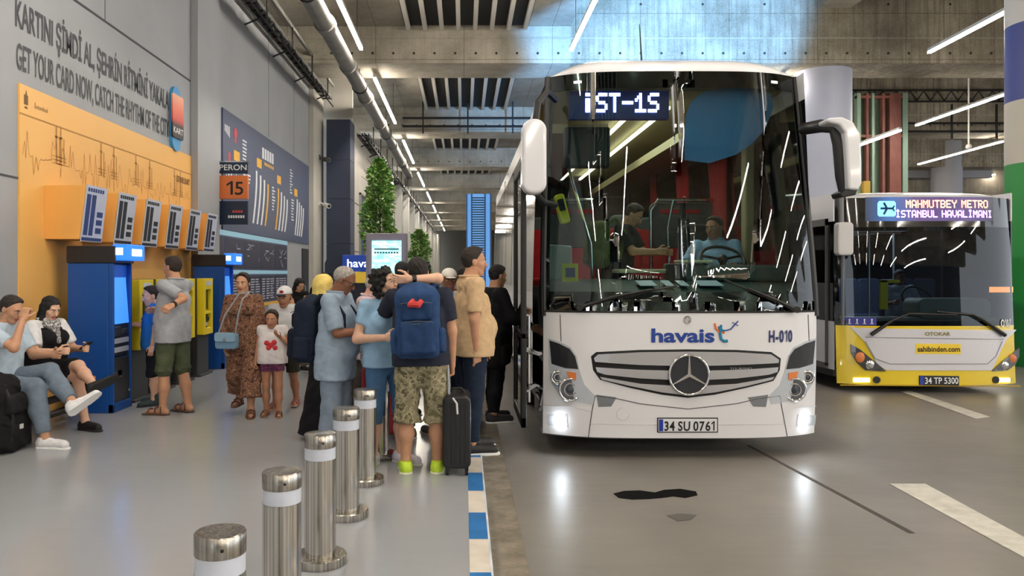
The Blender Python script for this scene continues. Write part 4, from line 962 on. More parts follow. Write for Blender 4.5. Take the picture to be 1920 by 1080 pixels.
# driver's blue sun blind, an undriven sheet behind the glass
m = MB(); B = [(1284, 300), (1283, 258), (1286, 215), (1296, 190), (1320, 172), (1370, 164), (1420, 166), (1446, 176), (1450, 200), (1436, 240), (1412, 268), (1380, 290), (1330, 306)]
fpatch(m, PX(B, lambda x, z: BF(x, z) + .1), -.1, .006); 
bk = NT('blue sun blind'); tb = bk.n('ShaderNodeBsdfTransparent'); tb.inputs[0].default_value = lin((150, 196, 236)); db = bk.n('ShaderNodeBsdfTranslucent'); db.inputs[0].default_value = lin((120, 176, 224)); dd_ = bk.n('ShaderNodeBsdfDiffuse'); dd_.inputs[0].default_value = lin((110, 168, 220))
a1 = bk.n('ShaderNodeMixShader'); a1.inputs[0].default_value = .35; bk.l(dd_.outputs[0], a1.inputs[1]); bk.l(db.outputs[0], a1.inputs[2]); a2 = bk.n('ShaderNodeMixShader'); a2.inputs[0].default_value = .62; bk.l(tb.outputs[0], a2.inputs[1]); bk.l(a1.outputs[0], a2.inputs[2]); bk.l(a2.outputs[0], bk.out.inputs[0])
m.build('sun_blind', bk.m, coach)
# seats
def seat(x, y, zf, mt, h=1.15):
    m = MB(); m.prism(rrect(.46, .13, .05, 4, x, zf + .42), lambda a, b, d: (a, d, b), y - .45, y + .02); st = m.build('seat', mt, coach, .03)
    m = MB(); m.prism(rrect(.47, .74, .08, 5, x, zf + .78), lambda a, b, d: (a, d + .12 * (b - zf - .4), b), y, y + .13); m.build('backrest', mt, st, .03)
    m = MB(); m.prism(rrect(.3, .2, .08, 5, x, zf + 1.2), lambda a, b, d: (a, d + .1, b), y - .01, y + .11); m.build('headrest', SEATG, st, .03)
for y in (10.3, 11.2, 12.1, 13.0):
    for x in (1.05, 1.52, 2.5, 2.98): seat(x, y, 1.15, REDF)
seat(1.9, 9.2, 1.1, REDF)
m = MB(); m.prism(rrect(.46, .14, .05, 4, 2.68, 1.38), lambda a, b, d: (a, d, b), 8.2, 8.65); m.prism(rrect(.5, .8, .1, 5, 2.68, 1.85), lambda a, b, d: (a, d, b), 8.66, 8.8); m.build('driver_seat', INT, coach, .03)
# partitions with rails
for x0, x1, z0 in ((2.25, 3.1, 1.9), (.95, 1.55, 1.95)):
    m = MB(); m.prism(rrect(x1 - x0, .55, .08, 5, (x0 + x1) / 2, 2.28), lambda a, b, d: (a, d, b), 9.35, 9.42); o = m.build('partition', SEATG, coach, .01)
    m = MB(); m.tube([(x0, 9.3, 1.15), (x0, 9.3, 2.45), (x0 + .08, 9.3, 2.58), (x1, 9.3, 2.58)], .02, 8); m.build('rail', CHROME, o)
    m = MB(); m.box(x0 + .12, x0 + .35, 9.34, 9.35, 2.42, 2.47); m.box(x0 + .42, x0 + .6, 9.34, 9.35, 2.42, 2.47); m.build('red_tab', REDF, o)
# curtains
def curtain(x, y0, y1, z0, z1):
    m = MB(); m.grid(lambda y, z: (x + .035 * math.sin(y * 60) * (1 - .5 * abs(z - 2.2)), y0 + (y - y0) * (.6 + .4 * abs(z - 2.3)), z), np.linspace(y0, y1, 60), np.linspace(z0, z1, 8)); m.build('curtain', REDF, coach)
curtain(3.02, 8.9, 9.6, 1.95, 3.2); curtain(2.95, 10.2, 10.8, 2.0, 3.2); curtain(2.9, 11.6, 12.1, 2.0, 3.2)
m = MB(); m.box(3.04, 3.14, 8.35, 8.5, 1.4, 3.4); m.build('beige_pillar', BEIGE, coach, .02)
m = MB(); m.prism([(.86, 1.2), (1.12, 1.2), (1.12, 1.98), (.86, 2.0)], lambda a, b, d: (a, d, b), 8.0, 8.2); m.build('luggage_box', M('cabin light grey', (150, 160, 158), .5), coach, .02)
m = MB(); m.box(.93, 1.08, 7.32, 7.33, 1.62, 1.79); o = m.build('yellow_sticker', M('sticker yellow', (226, 222, 60), .5), coach)
m = MB(); m.box(.96, 1.05, 7.315, 7.32, 1.66, 1.75); m.build('sticker_mark', M('sticker blue', (60, 80, 140), .5), o)
m = MB(); R = Matrix.Rotation(rad(-14), 3, 'Y')
def ro(a, b, d): q = R @ Vector((a, 0, b)); return (.98 + q.x, d, 2.34 + q.z)
m.prism(rrect(.1, .3, .03, 4), ro, 7.7, 7.8); o = m.build('card_reader', M('reader yellow', (226, 220, 40), .4), coach, .01)
m = MB(); m.prism(rrect(.06, .12, .01, 2, 0, .04), ro, 7.69, 7.7); m.build('reader_screen', M('small dark screen', (24, 30, 42), .15), o)
m = MB(); m.tube([(1.35, 8.05, 1.2), (1.32, 8.05, 2.0), (1.05, 8.0, 2.9)], .016, 8); m.build('pole_rail', CHROME, coach); m = MB(); m.tube([(2.28, 8.5, 1.15), (2.24, 8.5, 2.2), (2.3, 8.5, 2.5)], .016, 8); m.build('pole_rail', CHROME, coach)
cl = bpy.data.lights.new('cabin_light', 'AREA'); cl.energy = 24; cl.size = .8; cl.size_y = 3.0; cl.shape = 'RECTANGLE'; cl.color = (1, .93, .8)
co = bpy.data.objects.new('cabin_light', cl); COL.objects.link(co); co.location = (2.0, 9.4, 3.4)

# ================================================================ the yellow city bus
CX2 = 6.64
def BF2(x, z):
    s = min(1.06, abs((x - CX2) / 1.285)); return 10.95 + .2 * s ** 4 + (.05 * (z - .95) if z > .95 else 0) - (.05 * max(0, .95 - z) if z < .95 else 0)
def P2(pts): return [pf(a, b, BF2, 11.0) for a, b in pts]
YB = M('bus yellow', (234, 206, 40), .25, coat=.5); BW2 = M('bus white', (214, 214, 222), .28, coat=.4); GL2 = glass('city bus glass', (150, 172, 188), 1.2)
bus = thing('city_bus', (CX2, 10.95, 0), 'yellow and white city bus with MAHMUTBEY METRO sign behind the coach', 'bus')
Z2 = 2.86
def F2(off): return lambda s, z: (CX2 + s * 1.285, BF2(CX2 + s * 1.285, z) + off, z)
s2 = np.linspace(-1, 1, 33)
m = MB(); m.grid(F2(0), s2, np.linspace(.12, .95, 8)); m.build('front_panel', YB, bus)
m = MB(); fpatch(m, P2([(1594, 614), (1905, 618), (1888, 634), (1878, 652), (1862, 688), (1858, 694), (1662, 694), (1645, 684), (1620, 640)]), .012, .02, 0, BF2); m.build('white_front', BW2, bus)
m = MB()
for L in ([(1622, 640), (1640, 672), (1668, 682), (1850, 682), (1866, 668), (1878, 640)], [(1622, 632), (1880, 636)]): fline(m, P2(dens(L)), .012, .016, 0, BF2)
m.build('panel_gap', M('crease grey', (160, 160, 168), .4), bus)
m = MB(); m.grid(F2(0), s2, [.95, 1.3, 1.9, 2.36]); m.build('windscreen', GL2, bus)
m = MB(); sA = sorted(list(s2) + [-.96, .96]); on_grid(m, sA, [.95, 1.02, 1.3, 1.9, 2.30, 2.36], lambda s, z: abs(s) > .96 or z < 1.02 or z > 2.30, F2(.006)); merged('windscreen_edge', m, FRIT, bus)
m = MB(); m.grid(F2(0), s2, [2.36, 2.55, 2.78]); m.build('header_glass', SMOKE, bus)
m = MB(); m.grid(lambda s, t: (CX2 + s * 1.285, BF2(CX2 + s * 1.285, 2.78) + (1 - math.cos(t)) * .9, 2.78 + (.13 - .1 * abs(s) ** 4) * math.sin(t)), s2, np.linspace(0, PI / 2, 8)); m.grid(lambda s, y: (CX2 + s * 1.285, y, 2.91 - .1 * abs(s) ** 4), s2, [11.85, 22.5]); m.build('roof', BW2, bus)
for sx in (-1, 1):
    x = CX2 + sx * 1.285
    m = MB(); m.box(x - .01, x + .01, 11.2, 22.5, .3, 1.0); m.box(x - .01, x + .01, 11.2, 22.5, 2.45, 2.86); sp_ = m.build('side_panel', [BW2], bus)
    m = MB(); m.box(x - .008, x + .008, 11.2, 22.5, 1.0, 2.45); m.build('side_glass', SMOKE if sx > 0 else glass('side bus glass', (120, 128, 130), 1.3), sp_)
m = MB(); x = CX2 - 1.3
for y0 in (11.35, 11.9, 12.5): m.box(x - .02, x + .01, y0, y0 + .05, .35, 2.5)
m.box(x - .02, x + .01, 11.35, 12.55, 2.4, 2.5); m.box(x - .02, x + .01, 11.35, 12.55, .3, .38); dd = m.build('door', M('door grey', (84, 84, 84), .4), bus)
m = MB(); m.tube([(x - .05, 11.95, .9), (x - .05, 11.95, 1.9)], .015, 6); m.build('door_handle', CHROME, dd)
m = MB(); m.box(CX2 - 1.2, CX2 + 1.2, 11.4, 22, .18, .34); m.build('underbody', BLACK, bus)
m = MB(); m.box(CX2 - 1.2, CX2 + 1.2, 11.2, 22, .34, .38); m.build('cabin_floor', M('cabin floor', (70, 70, 74), .6), bus)
m = MB(); m.box(CX2 - 1.2, CX2 + 1.2, 11.5, 22, 2.62, 2.66); m.build('cabin_ceiling', M('cabin pale', (80, 86, 92), .6), bus)
m = MB(); m.box(CX2 - 1.2, CX2 + 1.2, 18, 18.1, .4, 2.6); m.build('cabin_bulkhead', M('cabin blue grey', (64, 76, 88), .6), bus)
for (x, y) in ((CX2 - 1.1, 13.5), (CX2 + 1.08, 13.5), (CX2 - 1.1, 20), (CX2 + 1.1, 20)):
    m = MB(); m.cyl((x - .14, y, .46), (x + .14, y, .46), .46, n=26); m.build('wheel', RUBBER, bus, .04)
m = MB(); m.box(6.75, 7.15, 11.6, 11.9, .02, .3); m.cyl((6.72, 11.75, .19), (7.0, 11.75, .19), .19, n=20); m.build('axle_unit', BLACK, bus, .02)
# header sign
m = MB(); fpatch(m, P2([(1622, 370), (1862, 370), (1862, 415), (1622, 415)]), .004, .006, 0, BF2)
gk = NT('city sign glow'); gv = gk.n('ShaderNodeTexCoord'); gs_ = gk.n('ShaderNodeSeparateXYZ'); gk.l(gv.outputs['Generated'], gs_.inputs[0])
gk.l(gk.ramp(gs_.outputs[0], [(0., (16, 40, 60)), (.18, (36, 96, 168)), (.4, (70, 44, 110)), (.85, (60, 40, 110)), (1., (14, 22, 40))]), gk.b.inputs['Emission Color']); gk.b.inputs['Emission Strength'].default_value = .8; gk.b.inputs['Base Color'].default_value = (.01, .01, .02, 1); gk.b.inputs['Roughness'].default_value = .2
sgn = m.build('destination_sign', gk.m, bus)
m = MB(); dot_text(m, 'MAHMUTBEY METRO', .0137, (lambda f: lambda a, b: f(a, b * 1.15))(on_front(1697, 390, .02, BF2)), 1.15); m.build('upper_lettering', M('led orange', (255, 170, 120), .4, emit=2.6), sgn)
m = MB(); dot_text(m, 'İSTANBUL HAVALİMANI', .0126, (lambda f: lambda a, b: f(a, b * 1.15))(on_front(1678, 408, .02, BF2)), 1.15); m.build('lower_lettering', M('led violet', (236, 176, 255), .4, emit=2.6), sgn)
m = MB(); fpatch(m, P2([(1648, 377), (1676, 377), (1679, 381), (1679, 403), (1676, 406), (1648, 406), (1645, 403), (1645, 381)]), .01, .004, 0, BF2); m.build('plane_icon_field', M('icon cyan', (110, 200, 240), .4, emit=1.3), sgn)
m = MB()
for L, wd in (([(1650, 391), (1674, 391)], .03), ([(1662, 391), (1656, 380)], .03), ([(1662, 391), (1656, 402)], .03), ([(1672, 391), (1676, 386)], .02), ([(1672, 391), (1676, 396)], .02)): fline(m, PX(L, BF2, 11), wd, .016, 0, BF2)
m.build('plane_icon', M('icon navy', (20, 50, 100), .5), sgn)
# front details
m = MB(); fpatch(m, P2([(1716, 644), (1800, 645), (1800, 664), (1716, 663)]), .016, .006, 0, BF2); ad = m.build('advert_plate', M('advert yellow', (244, 210, 50), .4), bus)
m = MB(); text(m, 'sahibinden.com', .075, None, None, None, .6, bold=.02, warp=on_front(1719, 659, .02, BF2)); m.build('advert_lettering', M('plate ink', (16, 16, 20), .5), ad)
m = MB(); text(m, 'OTOKAR', .05, None, None, None, .36, bold=.035, warp=on_front(1733, 629, .018, BF2)); m.build('maker_lettering', M('olive letters', (130, 124, 60), .4), bus)
m = MB(); fpatch(m, P2([(1723, 704), (1797, 705), (1797, 723), (1723, 722)]), .016, .02, 0, BF2); pl2 = m.build('number_plate', M('plate black', (20, 22, 28), .4), bus)
m = MB(); fpatch(m, P2([(1724, 705), (1731, 705), (1731, 721), (1724, 721)]), .019, .004, 0, BF2); m.build('plate_band', M('plate blue', (30, 60, 170), .4), pl2)
m = MB(); text(m, '34 TP 5300', .09, None, None, None, .47, bold=.015, warp=on_front(1733, 719, .02, BF2)); m.build('plate_lettering', WHITETXT, pl2)
m = MB(); text(m, 'O107', .11, None, None, None, .2, bold=.03, warp=on_front(1876, 613, .012, BF2)); m.build('fleet_number', WHITETXT, bus)
m = MB(); fpatch(m, P2([(1582, 595), (1643, 596), (1643, 610), (1590, 610)]), .006, .006, 0, BF2); ac = m.build('access_label', M('access blue', (50, 54, 150), .4), bus)
m = MB()
for px in (1592, 1606, 1620, 1634):
    x, z = pf(px, 603, BF2, 11); y = BF2(x, z) - .01; m.cyl((x, y, z + .028), (x, y - .003, z + .028), .012, n=8); fline(m, [(x, z + .015), (x, z - .02)], .018, .009, 0, BF2); fline(m, [(x - .02, z - .03), (x + .02, z - .03)], .01, .009, 0, BF2)
m.build('access_icons', WHITETXT, ac)
for pts, nm in (([(1594, 645), (1612, 655), (1632, 672), (1654, 690), (1660, 696), (1622, 694), (1606, 680), (1595, 662)], 0), ([(1910, 652), (1898, 662), (1880, 676), (1862, 692), (1858, 696), (1888, 694), (1902, 684), (1910, 668)], 1)):
    m = MB(); fpatch(m, P2(pts), .016, .02, 0, BF2); hl = m.build('headlamp', M('lamp dark lens', (70, 72, 76), .1, coat=1), bus)
    for (px, py, r, mt, nm2) in (((1612, 670, .075, AMB, 'turn_signal'), (1630, 683, .065, CHROME, 'reflector')) if not nm else ((1896, 672, .065, AMB, 'turn_signal'), (1882, 685, .06, CHROME, 'reflector'))):
        x, z = pf(px, py, BF2, 11); y = BF2(x, z) - .018; m = MB(); m.ball((x, y, z), (r, .02, r)); m.build(nm2, mt, hl)
for px in (1615, 1878):
    m = MB(); fpatch(m, P2([(px - 15, 709), (px + 15, 709), (px + 15, 716), (px - 15, 716)]), .01, .01, 0, BF2); m.build('day_lamp', M('day lamp', (250, 250, 240), .4, emit=5), bus)
for px in (1643, 1866):
    x, z = pf(px, 712, BF2, 11); m = MB(); m.cyl((x, BF2(x, z), z), (x, BF2(x, z) - .02, z), .05, n=20); m.build('fog_lamp', LDARK, bus)
m = MB(); fline(m, P2(dens([(1575, 722), (1912, 724)])), .02, .004, 0, BF2); m.build('bumper_lip', M('bus yellow dark', (190, 160, 40), .4), bus)
for pts in ([(1630, 627), (1670, 600), (1700, 588), (1790, 590)], [(1880, 628), (1840, 600), (1820, 590), (1752, 584)]):
    m = MB(); P = [Vector((x, BF2(x, z) - .05, z)) for x, z in P2(pts)]; m.tube(P, [.03, .022, .018, .014], 8); m.build('wiper', BLACK, bus)
m = MB(); m.tube([px3(1582, 372, 11.1), px3(1578, 360, 10.9), px3(1578, 420, 10.85)], .03, 8); m.tube([px3(1580, 480, 10.85), px3(1580, 610, 10.95)], .022, 8); bm_ = m.build('wing_mirror', M('bus grey', (110, 110, 112), .4), bus)
m = MB(); m.prism(rrect(.22, .46, .05, 5, (1581 - VPX) / FPX * 10.8, EYE + (VPY - 448) / FPX * 10.8), lambda a, b, d: (a, d, b), 10.72, 10.86); m.build('mirror_shell', M('bus pale', (205, 205, 206), .35), bm_, .02)
m = MB(); m.box(7.62, 7.95, 11.2, 11.22, 1.42, 1.5); m.build('orange_display', M('led amber', (255, 140, 70), .4, emit=2.5), bus)
# inside
m = MB(); m.prism(rrect(1.05, .3, .1, 6, 7.15, 1.18), lambda a, b, d: (a, d, b), 11.25, 11.7); m.box(5.5, 7.8, 11.3, 11.7, .4, 1.05); m.build('dashboard', M('dash grey', (150, 152, 140), .6), bus, .03)
m = MB(); c = Vector((6.95, 11.85, 1.3)); R = Matrix.Rotation(rad(-35), 3, 'X')
m.tube([c + R @ Vector((.23 * math.cos(t), 0, .23 * math.sin(t))) for t in np.linspace(0, 2 * PI, 29)[:-1]], .018, 8, closed=True); m.tube([c, (6.95, 11.8, .9)], .03, 8); m.build('steering_wheel', BLACK, bus)
for (x, y) in ((5.75, 12.2), (6.2, 12.6), (5.7, 13.6), (6.5, 12.4), (7.5, 13.5)):
    m = MB(); m.cyl((x, y, .4), (x, y, 2.6), .018, n=8); m.build('grab_pole', M('pole metal', (200, 200, 198), .25, .8), bus)
m = MB(); m.cyl((5.6, 12.6, 2.35), (5.6, 17, 2.35), .018, n=8); m.cyl((5.5, 12.4, 2.35), (7.0, 12.4, 2.35), .018, n=8); m.build('grab_rail', M('pole metal', (200, 200, 198), .25, .8), bus)
for (x, y) in ((5.75, 14.5), (6.2, 14.5), (5.75, 15.5), (7.2, 14.5), (7.6, 14.5), (6.95, 12.5)):
    m = MB(); m.prism(rrect(.42, .7, .08, 5, x, 1.25), lambda a, b, d: (a, d, b), y, y + .1); m.prism(rrect(.42, .1, .03, 3, x, .9), lambda a, b, d: (a, d, b), y - .4, y); m.build('seat', M('bus seat blue', (56, 66, 90), .7, var=(14, .2)), bus, .02)
m = MB(); m.box(6.3, 6.42, 11.7, 11.75, 1.15, 1.6); m.box(6.3, 6.6, 11.7, 11.75, 1.55, 1.6); m.build('yellow_validator', KYEL, bus, .01)
bl = bpy.data.lights.new('bus_cabin_light', 'AREA'); bl.energy = 34; bl.size = 1.6
bo = bpy.data.objects.new('bus_cabin_light', bl); COL.objects.link(bo); bo.location = (CX2, 13.5, 2.58)
# ================================================================ people: smooth bodies grown from limb distances
def smin(a, b, k):
    h = np.maximum(k - np.abs(a - b), 0) / k; return np.minimum(a, b) - h * h * k * .25
def dist(p, X, Y, Z):
    kind = p[0]
    if kind in 'cf':
        a, b, ra, rb = p[1:5]; d = b - a; L2 = float(d @ d) + 1e-9; L = math.sqrt(L2)
        t = ((X - a[0]) * d[0] + (Y - a[1]) * d[1] + (Z - a[2]) * d[2]) / L2
        tc = np.clip(t, 0, 1)
        q = np.sqrt((X - a[0] - tc * d[0]) ** 2 + (Y - a[1] - tc * d[1]) ** 2 + (Z - a[2] - tc * d[2]) ** 2) - (ra + (rb - ra) * tc)
        if kind == 'f':   # open end at b is cut flat
            q = np.maximum(q, (t - 1) * L)
        return q
    if kind == 'e':
        c, r = p[1], p[2]; s = np.sqrt(((X - c[0]) / r[0]) ** 2 + ((Y - c[1]) / r[1]) ** 2 + ((Z - c[2]) / r[2]) ** 2)
        return (s - 1) * min(r)
    if kind == 'b':       # rounded box: centre, half sizes, corner radius
        c, h, r = p[1], p[2], p[3]; q = [np.abs(v - c[i]) - (h[i] - r) for i, v in enumerate((X, Y, Z))]
        return np.sqrt(sum(np.maximum(w_, 0) ** 2 for w_ in q)) + np.minimum(np.maximum(q[0], np.maximum(q[1], q[2])), 0) - r
def pbounds(p):
    if p[0] in 'cf':
        r = max(p[3], p[4]); return np.minimum(p[1], p[2]) - r, np.maximum(p[1], p[2]) + r
    return np.array(p[1]) - np.array(p[2]), np.array(p[1]) + np.array(p[2])
def blob(prims, h, k=.03, cuts=(), noise=0, subs=(), nfreq=1.0):
    """union of shapes blended by k, cut by half spaces, as a quad surface (surface nets)"""
    prims = [tuple(np.array(q, float) if isinstance(q, (tuple, list, Vector)) else q for q in p) for p in prims]
    B = [pbounds(p) for p in prims]; pad = 3 * h + k * .3 + noise
    lo = np.min([b[0] for b in B], axis=0) - pad; hi = np.max([b[1] for b in B], axis=0) + pad
    n = np.ceil((hi - lo) / h).astype(int) + 1
    ax = [lo[i] + h * np.arange(n[i]) for i in range(3)]; D = np.full(n, 1.0)
    for p, b in zip(prims, B):
        kk = p[5] if p[0] in 'cf' and len(p) > 5 else (p[3] if p[0] == 'e' and len(p) > 3 else k)
        i0 = np.maximum(((b[0] - lo - pad - kk) / h).astype(int), 0); i1 = np.minimum(((b[1] - lo + pad + kk) / h).astype(int) + 2, n)
        s = tuple(slice(i0[q], i1[q]) for q in range(3))
        X = ax[0][s[0]][:, None, None]; Y = ax[1][s[1]][None, :, None]; Z = ax[2][s[2]][None, None, :]
        D[s] = smin(D[s], dist(p, X, Y, Z), kk)
    X = ax[0][:, None, None]; Y = ax[1][None, :, None]; Z = ax[2][None, None, :]
    if noise:
        f = nfreq; D = D + noise * (np.sin(31 * f * Z + 4 * np.sin(17 * f * X + 3) + 2.5 * np.sin(13 * f * Y)) * .5 + .5 * np.sin(47 * f * X + 5 * np.sin(19 * f * Z + 1)) * np.sin(41 * f * Y + 3 * np.sin(23 * f * Z)))
    for p in subs: D = np.maximum(D, -dist(tuple(np.array(q, float) if isinstance(q, (tuple, list, Vector)) else q for q in p), X, Y, Z))
    for c, nv in cuts: D = np.maximum(D, (X - c[0]) * nv[0] + (Y - c[1]) * nv[1] + (Z - c[2]) * nv[2])
    return nets(D, lo, h)
def nets(D, lo, h):
    Sg = D < 0; nx, ny, nz = D.shape
    c = [(i, j, k) for i in (0, 1) for j in (0, 1) for k in (0, 1)]
    sl = lambda o: (slice(o[0], nx - 1 + o[0]), slice(o[1], ny - 1 + o[1]), slice(o[2], nz - 1 + o[2]))
    cnt = sum(Sg[sl(o)].astype(np.int8) for o in c); mask = (cnt > 0) & (cnt < 8)
    I = np.argwhere(mask)
    if not len(I): return np.zeros((0, 3)), []
    acc = np.zeros((len(I), 3)); num = np.zeros(len(I))
    dv = {o: D[I[:, 0] + o[0], I[:, 1] + o[1], I[:, 2] + o[2]] for o in c}
    for o in c:
        for a in range(3):
            if o[a] == 0:
                q = list(o); q[a] = 1; q = tuple(q); da, db = dv[o], dv[q]; x = (da < 0) != (db < 0)
                t = np.where(x, da / np.where(x, da - db, 1), 0)
                pt = np.array(o, float)[None, :].repeat(len(I), 0); pt[:, a] = t; acc[x] += pt[x]; num[x] += 1
    V = lo + h * (I + acc / num[:, None])
    idx = np.full(mask.shape, -1, dtype=np.int64); idx[tuple(I.T)] = np.arange(len(I))
    F = []
    for a in range(3):
        b, d = (a + 1) % 3, (a + 2) % 3
        s0 = [slice(None)] * 3; s1 = [slice(None)] * 3; s0[a] = slice(0, -1); s1[a] = slice(1, None)
        A = Sg[tuple(s0)]; Bq = Sg[tuple(s1)]; E = np.argwhere(A != Bq)
        E = E[(E[:, b] > 0) & (E[:, d] > 0) & (E[:, b] < D.shape[b] - 1) & (E[:, d] < D.shape[d] - 1)]
        if not len(E): continue
        q = []
        for (ob, od) in ((-1, -1), (0, -1), (0, 0), (-1, 0)):
            e = E.copy(); e[:, b] += ob; e[:, d] += od; q.append(idx[tuple(e.T)])
        q = np.stack(q, 1); inside = A[tuple(E.T)]
        q[~inside] = q[~inside][:, ::-1]; F.append(q)
    F = np.concatenate(F); F = F[(F >= 0).all(1)]
    return V, F.tolist()
def v3(*a): return np.array(a, float)

# ---- head, hair and hand shapes in head heights / hand lengths, made once
def head_shape():
    pr = [('e', (0, .06, .63), (.325, .40, .37)), ('e', (0, -.1, .40), (.255, .27, .36)), ('c', (-.05, -.2, .11), (.05, -.2, .11), .12, .12), ('c', (0, -.35, .54), (0, -.43, .36), .035, .058, .05),
          ('c', (-.17, -.3, .6), (.17, -.3, .6), .05, .05, .06), ('e', (.33, .06, .48), (.035, .085, .13), .03), ('e', (-.33, .06, .48), (.035, .085, .13), .03), ('c', (-.07, -.345, .245), (.07, -.345, .245), .028, .028, .03),
          ('c', (-.05, -.345, .205), (.05, -.345, .205), .03, .03, .03), ('c', (.19, -.22, .4), (.12, -.26, .3), .07, .05, .1), ('c', (-.19, -.22, .4), (-.12, -.26, .3), .07, .05, .1), ('c', (.2, .05, .25), (.08, -.2, .1), .07, .06, .1), ('c', (-.2, .05, .25), (-.08, -.2, .1), .07, .06, .1)]
    V, F = blob(pr, .026, .09, subs=[('e', (.135, -.40, .515), (.075, .06, .045)), ('e', (-.135, -.40, .515), (.075, .06, .045))])
    mi = []
    for f in F:
        c = V[list(f)].mean(0); mi.append(3 if (abs(c[0]) < .11 and .175 < c[2] < .275 and c[1] < -.335) else 0)
    mb = MB(); mb.v = [tuple(v) for v in V]; mb.f = [tuple(f) for f in F]; mb.m = mi; mb.s = [True] * len(F)
    for s in (-1, 1):
        mb.ball((s * .135, -.315, .515), (.06, .045, .04), 12, 8, 1); mb.ball((s * .135, -.345, .512), (.028, .018, .03), 10, 6, 2)
        mb.tube([(s * .06, -.372, .585), (s * .14, -.372, .61), (s * .215, -.325, .585)], [.016, .02, .01], 6, 2)
    return mb
HEAD = head_shape()
def hand_shape(curl, spread=.06):
    pr = [('b', (0, 0, -.26), (.075, .2, .27), .07)]; L = [.4, .46, .43, .33]; ys = [-.155, -.052, .05, .145]
    for i in range(4):
        p = v3(0, ys[i], -.48); a = 0; d0 = v3(0, (i - 1.5) * spread, -1)
        for s, (fr, r) in enumerate(((.46, .053), (.3, .046), (.26, .04))):
            a += curl * (.9 if s == 0 else 1.0); d = v3(-math.sin(a), d0[1], -math.cos(a)); d /= np.linalg.norm(d); q = p + d * L[i] * fr
            pr.append(('c', p, q, r, r * .9, .03)); p = q
    p = v3(-.02, -.14, -.12)
    for s, (d, l, r) in enumerate(((v3(-.25, -.75, -.6), .2, .066), (v3(-.3 - curl * .4, -.3, -.9), .18, .052), (v3(-.3 - curl * .6, .1, -.9), .13, .045))):
        d = d / np.linalg.norm(d); q = p + d * l; pr.append(('c', p, q, r, r * .88, .04)); p = q
    pr.append(('c', (0, 0, .06), (0, 0, -.12), .125, .13, .12))
    return blob(pr, .03, .035)
HANDS = {'relaxed': hand_shape(.42), 'grip': hand_shape(1.25, .02), 'flat': hand_shape(.12, .1)}
CR = ('e', (0, .06, .63), (.325, .40, .37))
def hair_shape(style):
    sub = [('b', (0, -.48, .28), (.27, .32, .47), .12)]; cuts = []
    if style == 'short':
        return blob([('e', (0, .07, .665), (.35, .425, .385)), ('e', (0, -.1, .86), (.24, .22, .17)), ('e', (0, .17, .5), (.3, .24, .26))], .026, .06, [((0, 0, .24), (0, 0, -1)), ((0, -.02, .58), (0, -.8, -.6)), ((0, -.335, .8), (0, -1, 0))], .014, nfreq=.8)
    if style == 'thinning':
        return blob([('e', (0, .075, .63), (.35, .42, .375))], .028, .05, [((0, 0, .28), (0, 0, -1)), ((0, -.04, .62), (0, -.8, -.6))], .012, nfreq=.6)
    if style == 'bald':
        return blob([('e', (0, .08, .56), (.352, .415, .34))], .028, .05, [((0, 0, .3), (0, 0, -1)), ((0, 0, .7), (0, 0, 1)), ((0, .0, .5), (0, -1, 0))], .014, nfreq=.6)
    if style == 'long':
        return blob([('e', (0, .075, .66), (.37, .44, .39)), ('c', (-.3, .02, .65), (-.32, -.02, -.1), .12, .1), ('c', (.3, .02, .65), (.32, -.02, -.1), .12, .1), ('c', (0, .32, .6), (0, .34, -.4), .2, .22), ('c', (-.18, .25, .5), (-.2, .28, -.35), .16, .14), ('c', (.18, .25, .5), (.2, .28, -.35), .16, .14)], .034, .08, [((0, -.1, .5), (0, -.9, -.25))] if False else (), .02, subs=[('b', (0, -.5, .3), (.255, .34, .5), .14)], nfreq=.5)
    if style == 'tied':
        return blob([('e', (0, .07, .66), (.368, .43, .395)), ('e', (0, -.12, .86), (.25, .2, .16)), ('c', (0, .4, .55), (.1, .46, .2), .14, .1), ('c', (.1, .46, .2), (.3, .3, -.25), .1, .07)], .03, .06, [((0, -.05, .5), (0, -.9, -.43)), ((0, -.335, .8), (0, -1, 0))], .016, subs=[('b', (0, -.48, .3), (.245, .32, .47), .12)], nfreq=.6)
    if style == 'curly':
        r = random.Random(4); pr = [('e', (0, .1, .68), (.42, .46, .42))]
        for i in range(70):
            a = r.uniform(0, 2 * PI); z = r.uniform(-.1, 1.1); R = .46 * math.sqrt(max(.1, 1 - ((z - .6) / .75) ** 2)); x, y = R * math.sin(a), .1 - R * math.cos(a)
            if y < -.2 and z < .85: continue
            pr.append(('e', (x, y, z), (.1, .1, .1), .03))
        return blob(pr, .034, .04, noise=.02, subs=[('b', (0, -.5, .3), (.25, .34, .52), .12)], nfreq=.8)
    if style == 'scarf':
        return blob([('e', (0, .06, .62), (.39, .46, .43)), ('c', (0, .12, .4), (0, .1, -.15), .36, .4), ('c', (-.45, .1, -.4), (.45, .1, -.4), .3, .3), ('c', (0, -.1, -.2), (0, -.2, -.5), .3, .3)], .036, .15, [((0, 0, -.62), (0, 0, -1))], .018, subs=[('e', (0, -.42, .42), (.24, .3, .36))], nfreq=.35)
    if style == 'cap':
        return blob([('e', (0, .06, .7), (.375, .44, .36))], .03, .05, [((0, 0, .66), (0, -.12, -1))])
HAIRS = {}
def hair(style):
    if style not in HAIRS: HAIRS[style] = hair_shape(style)
    return HAIRS[style]
def frame(z, y):
    z = np.array(z, float); z /= np.linalg.norm(z); y = np.array(y, float); y = y - z * (y @ z)
    if np.linalg.norm(y) < 1e-3: y = v3(1, 0, 0) - z * z[0]
    y /= np.linalg.norm(y); x = np.cross(y, z); return np.stack([x, y, z], 1)
def rotx(a): c, s = math.cos(a), math.sin(a); return np.array([[1, 0, 0], [0, c, -s], [0, s, c]])
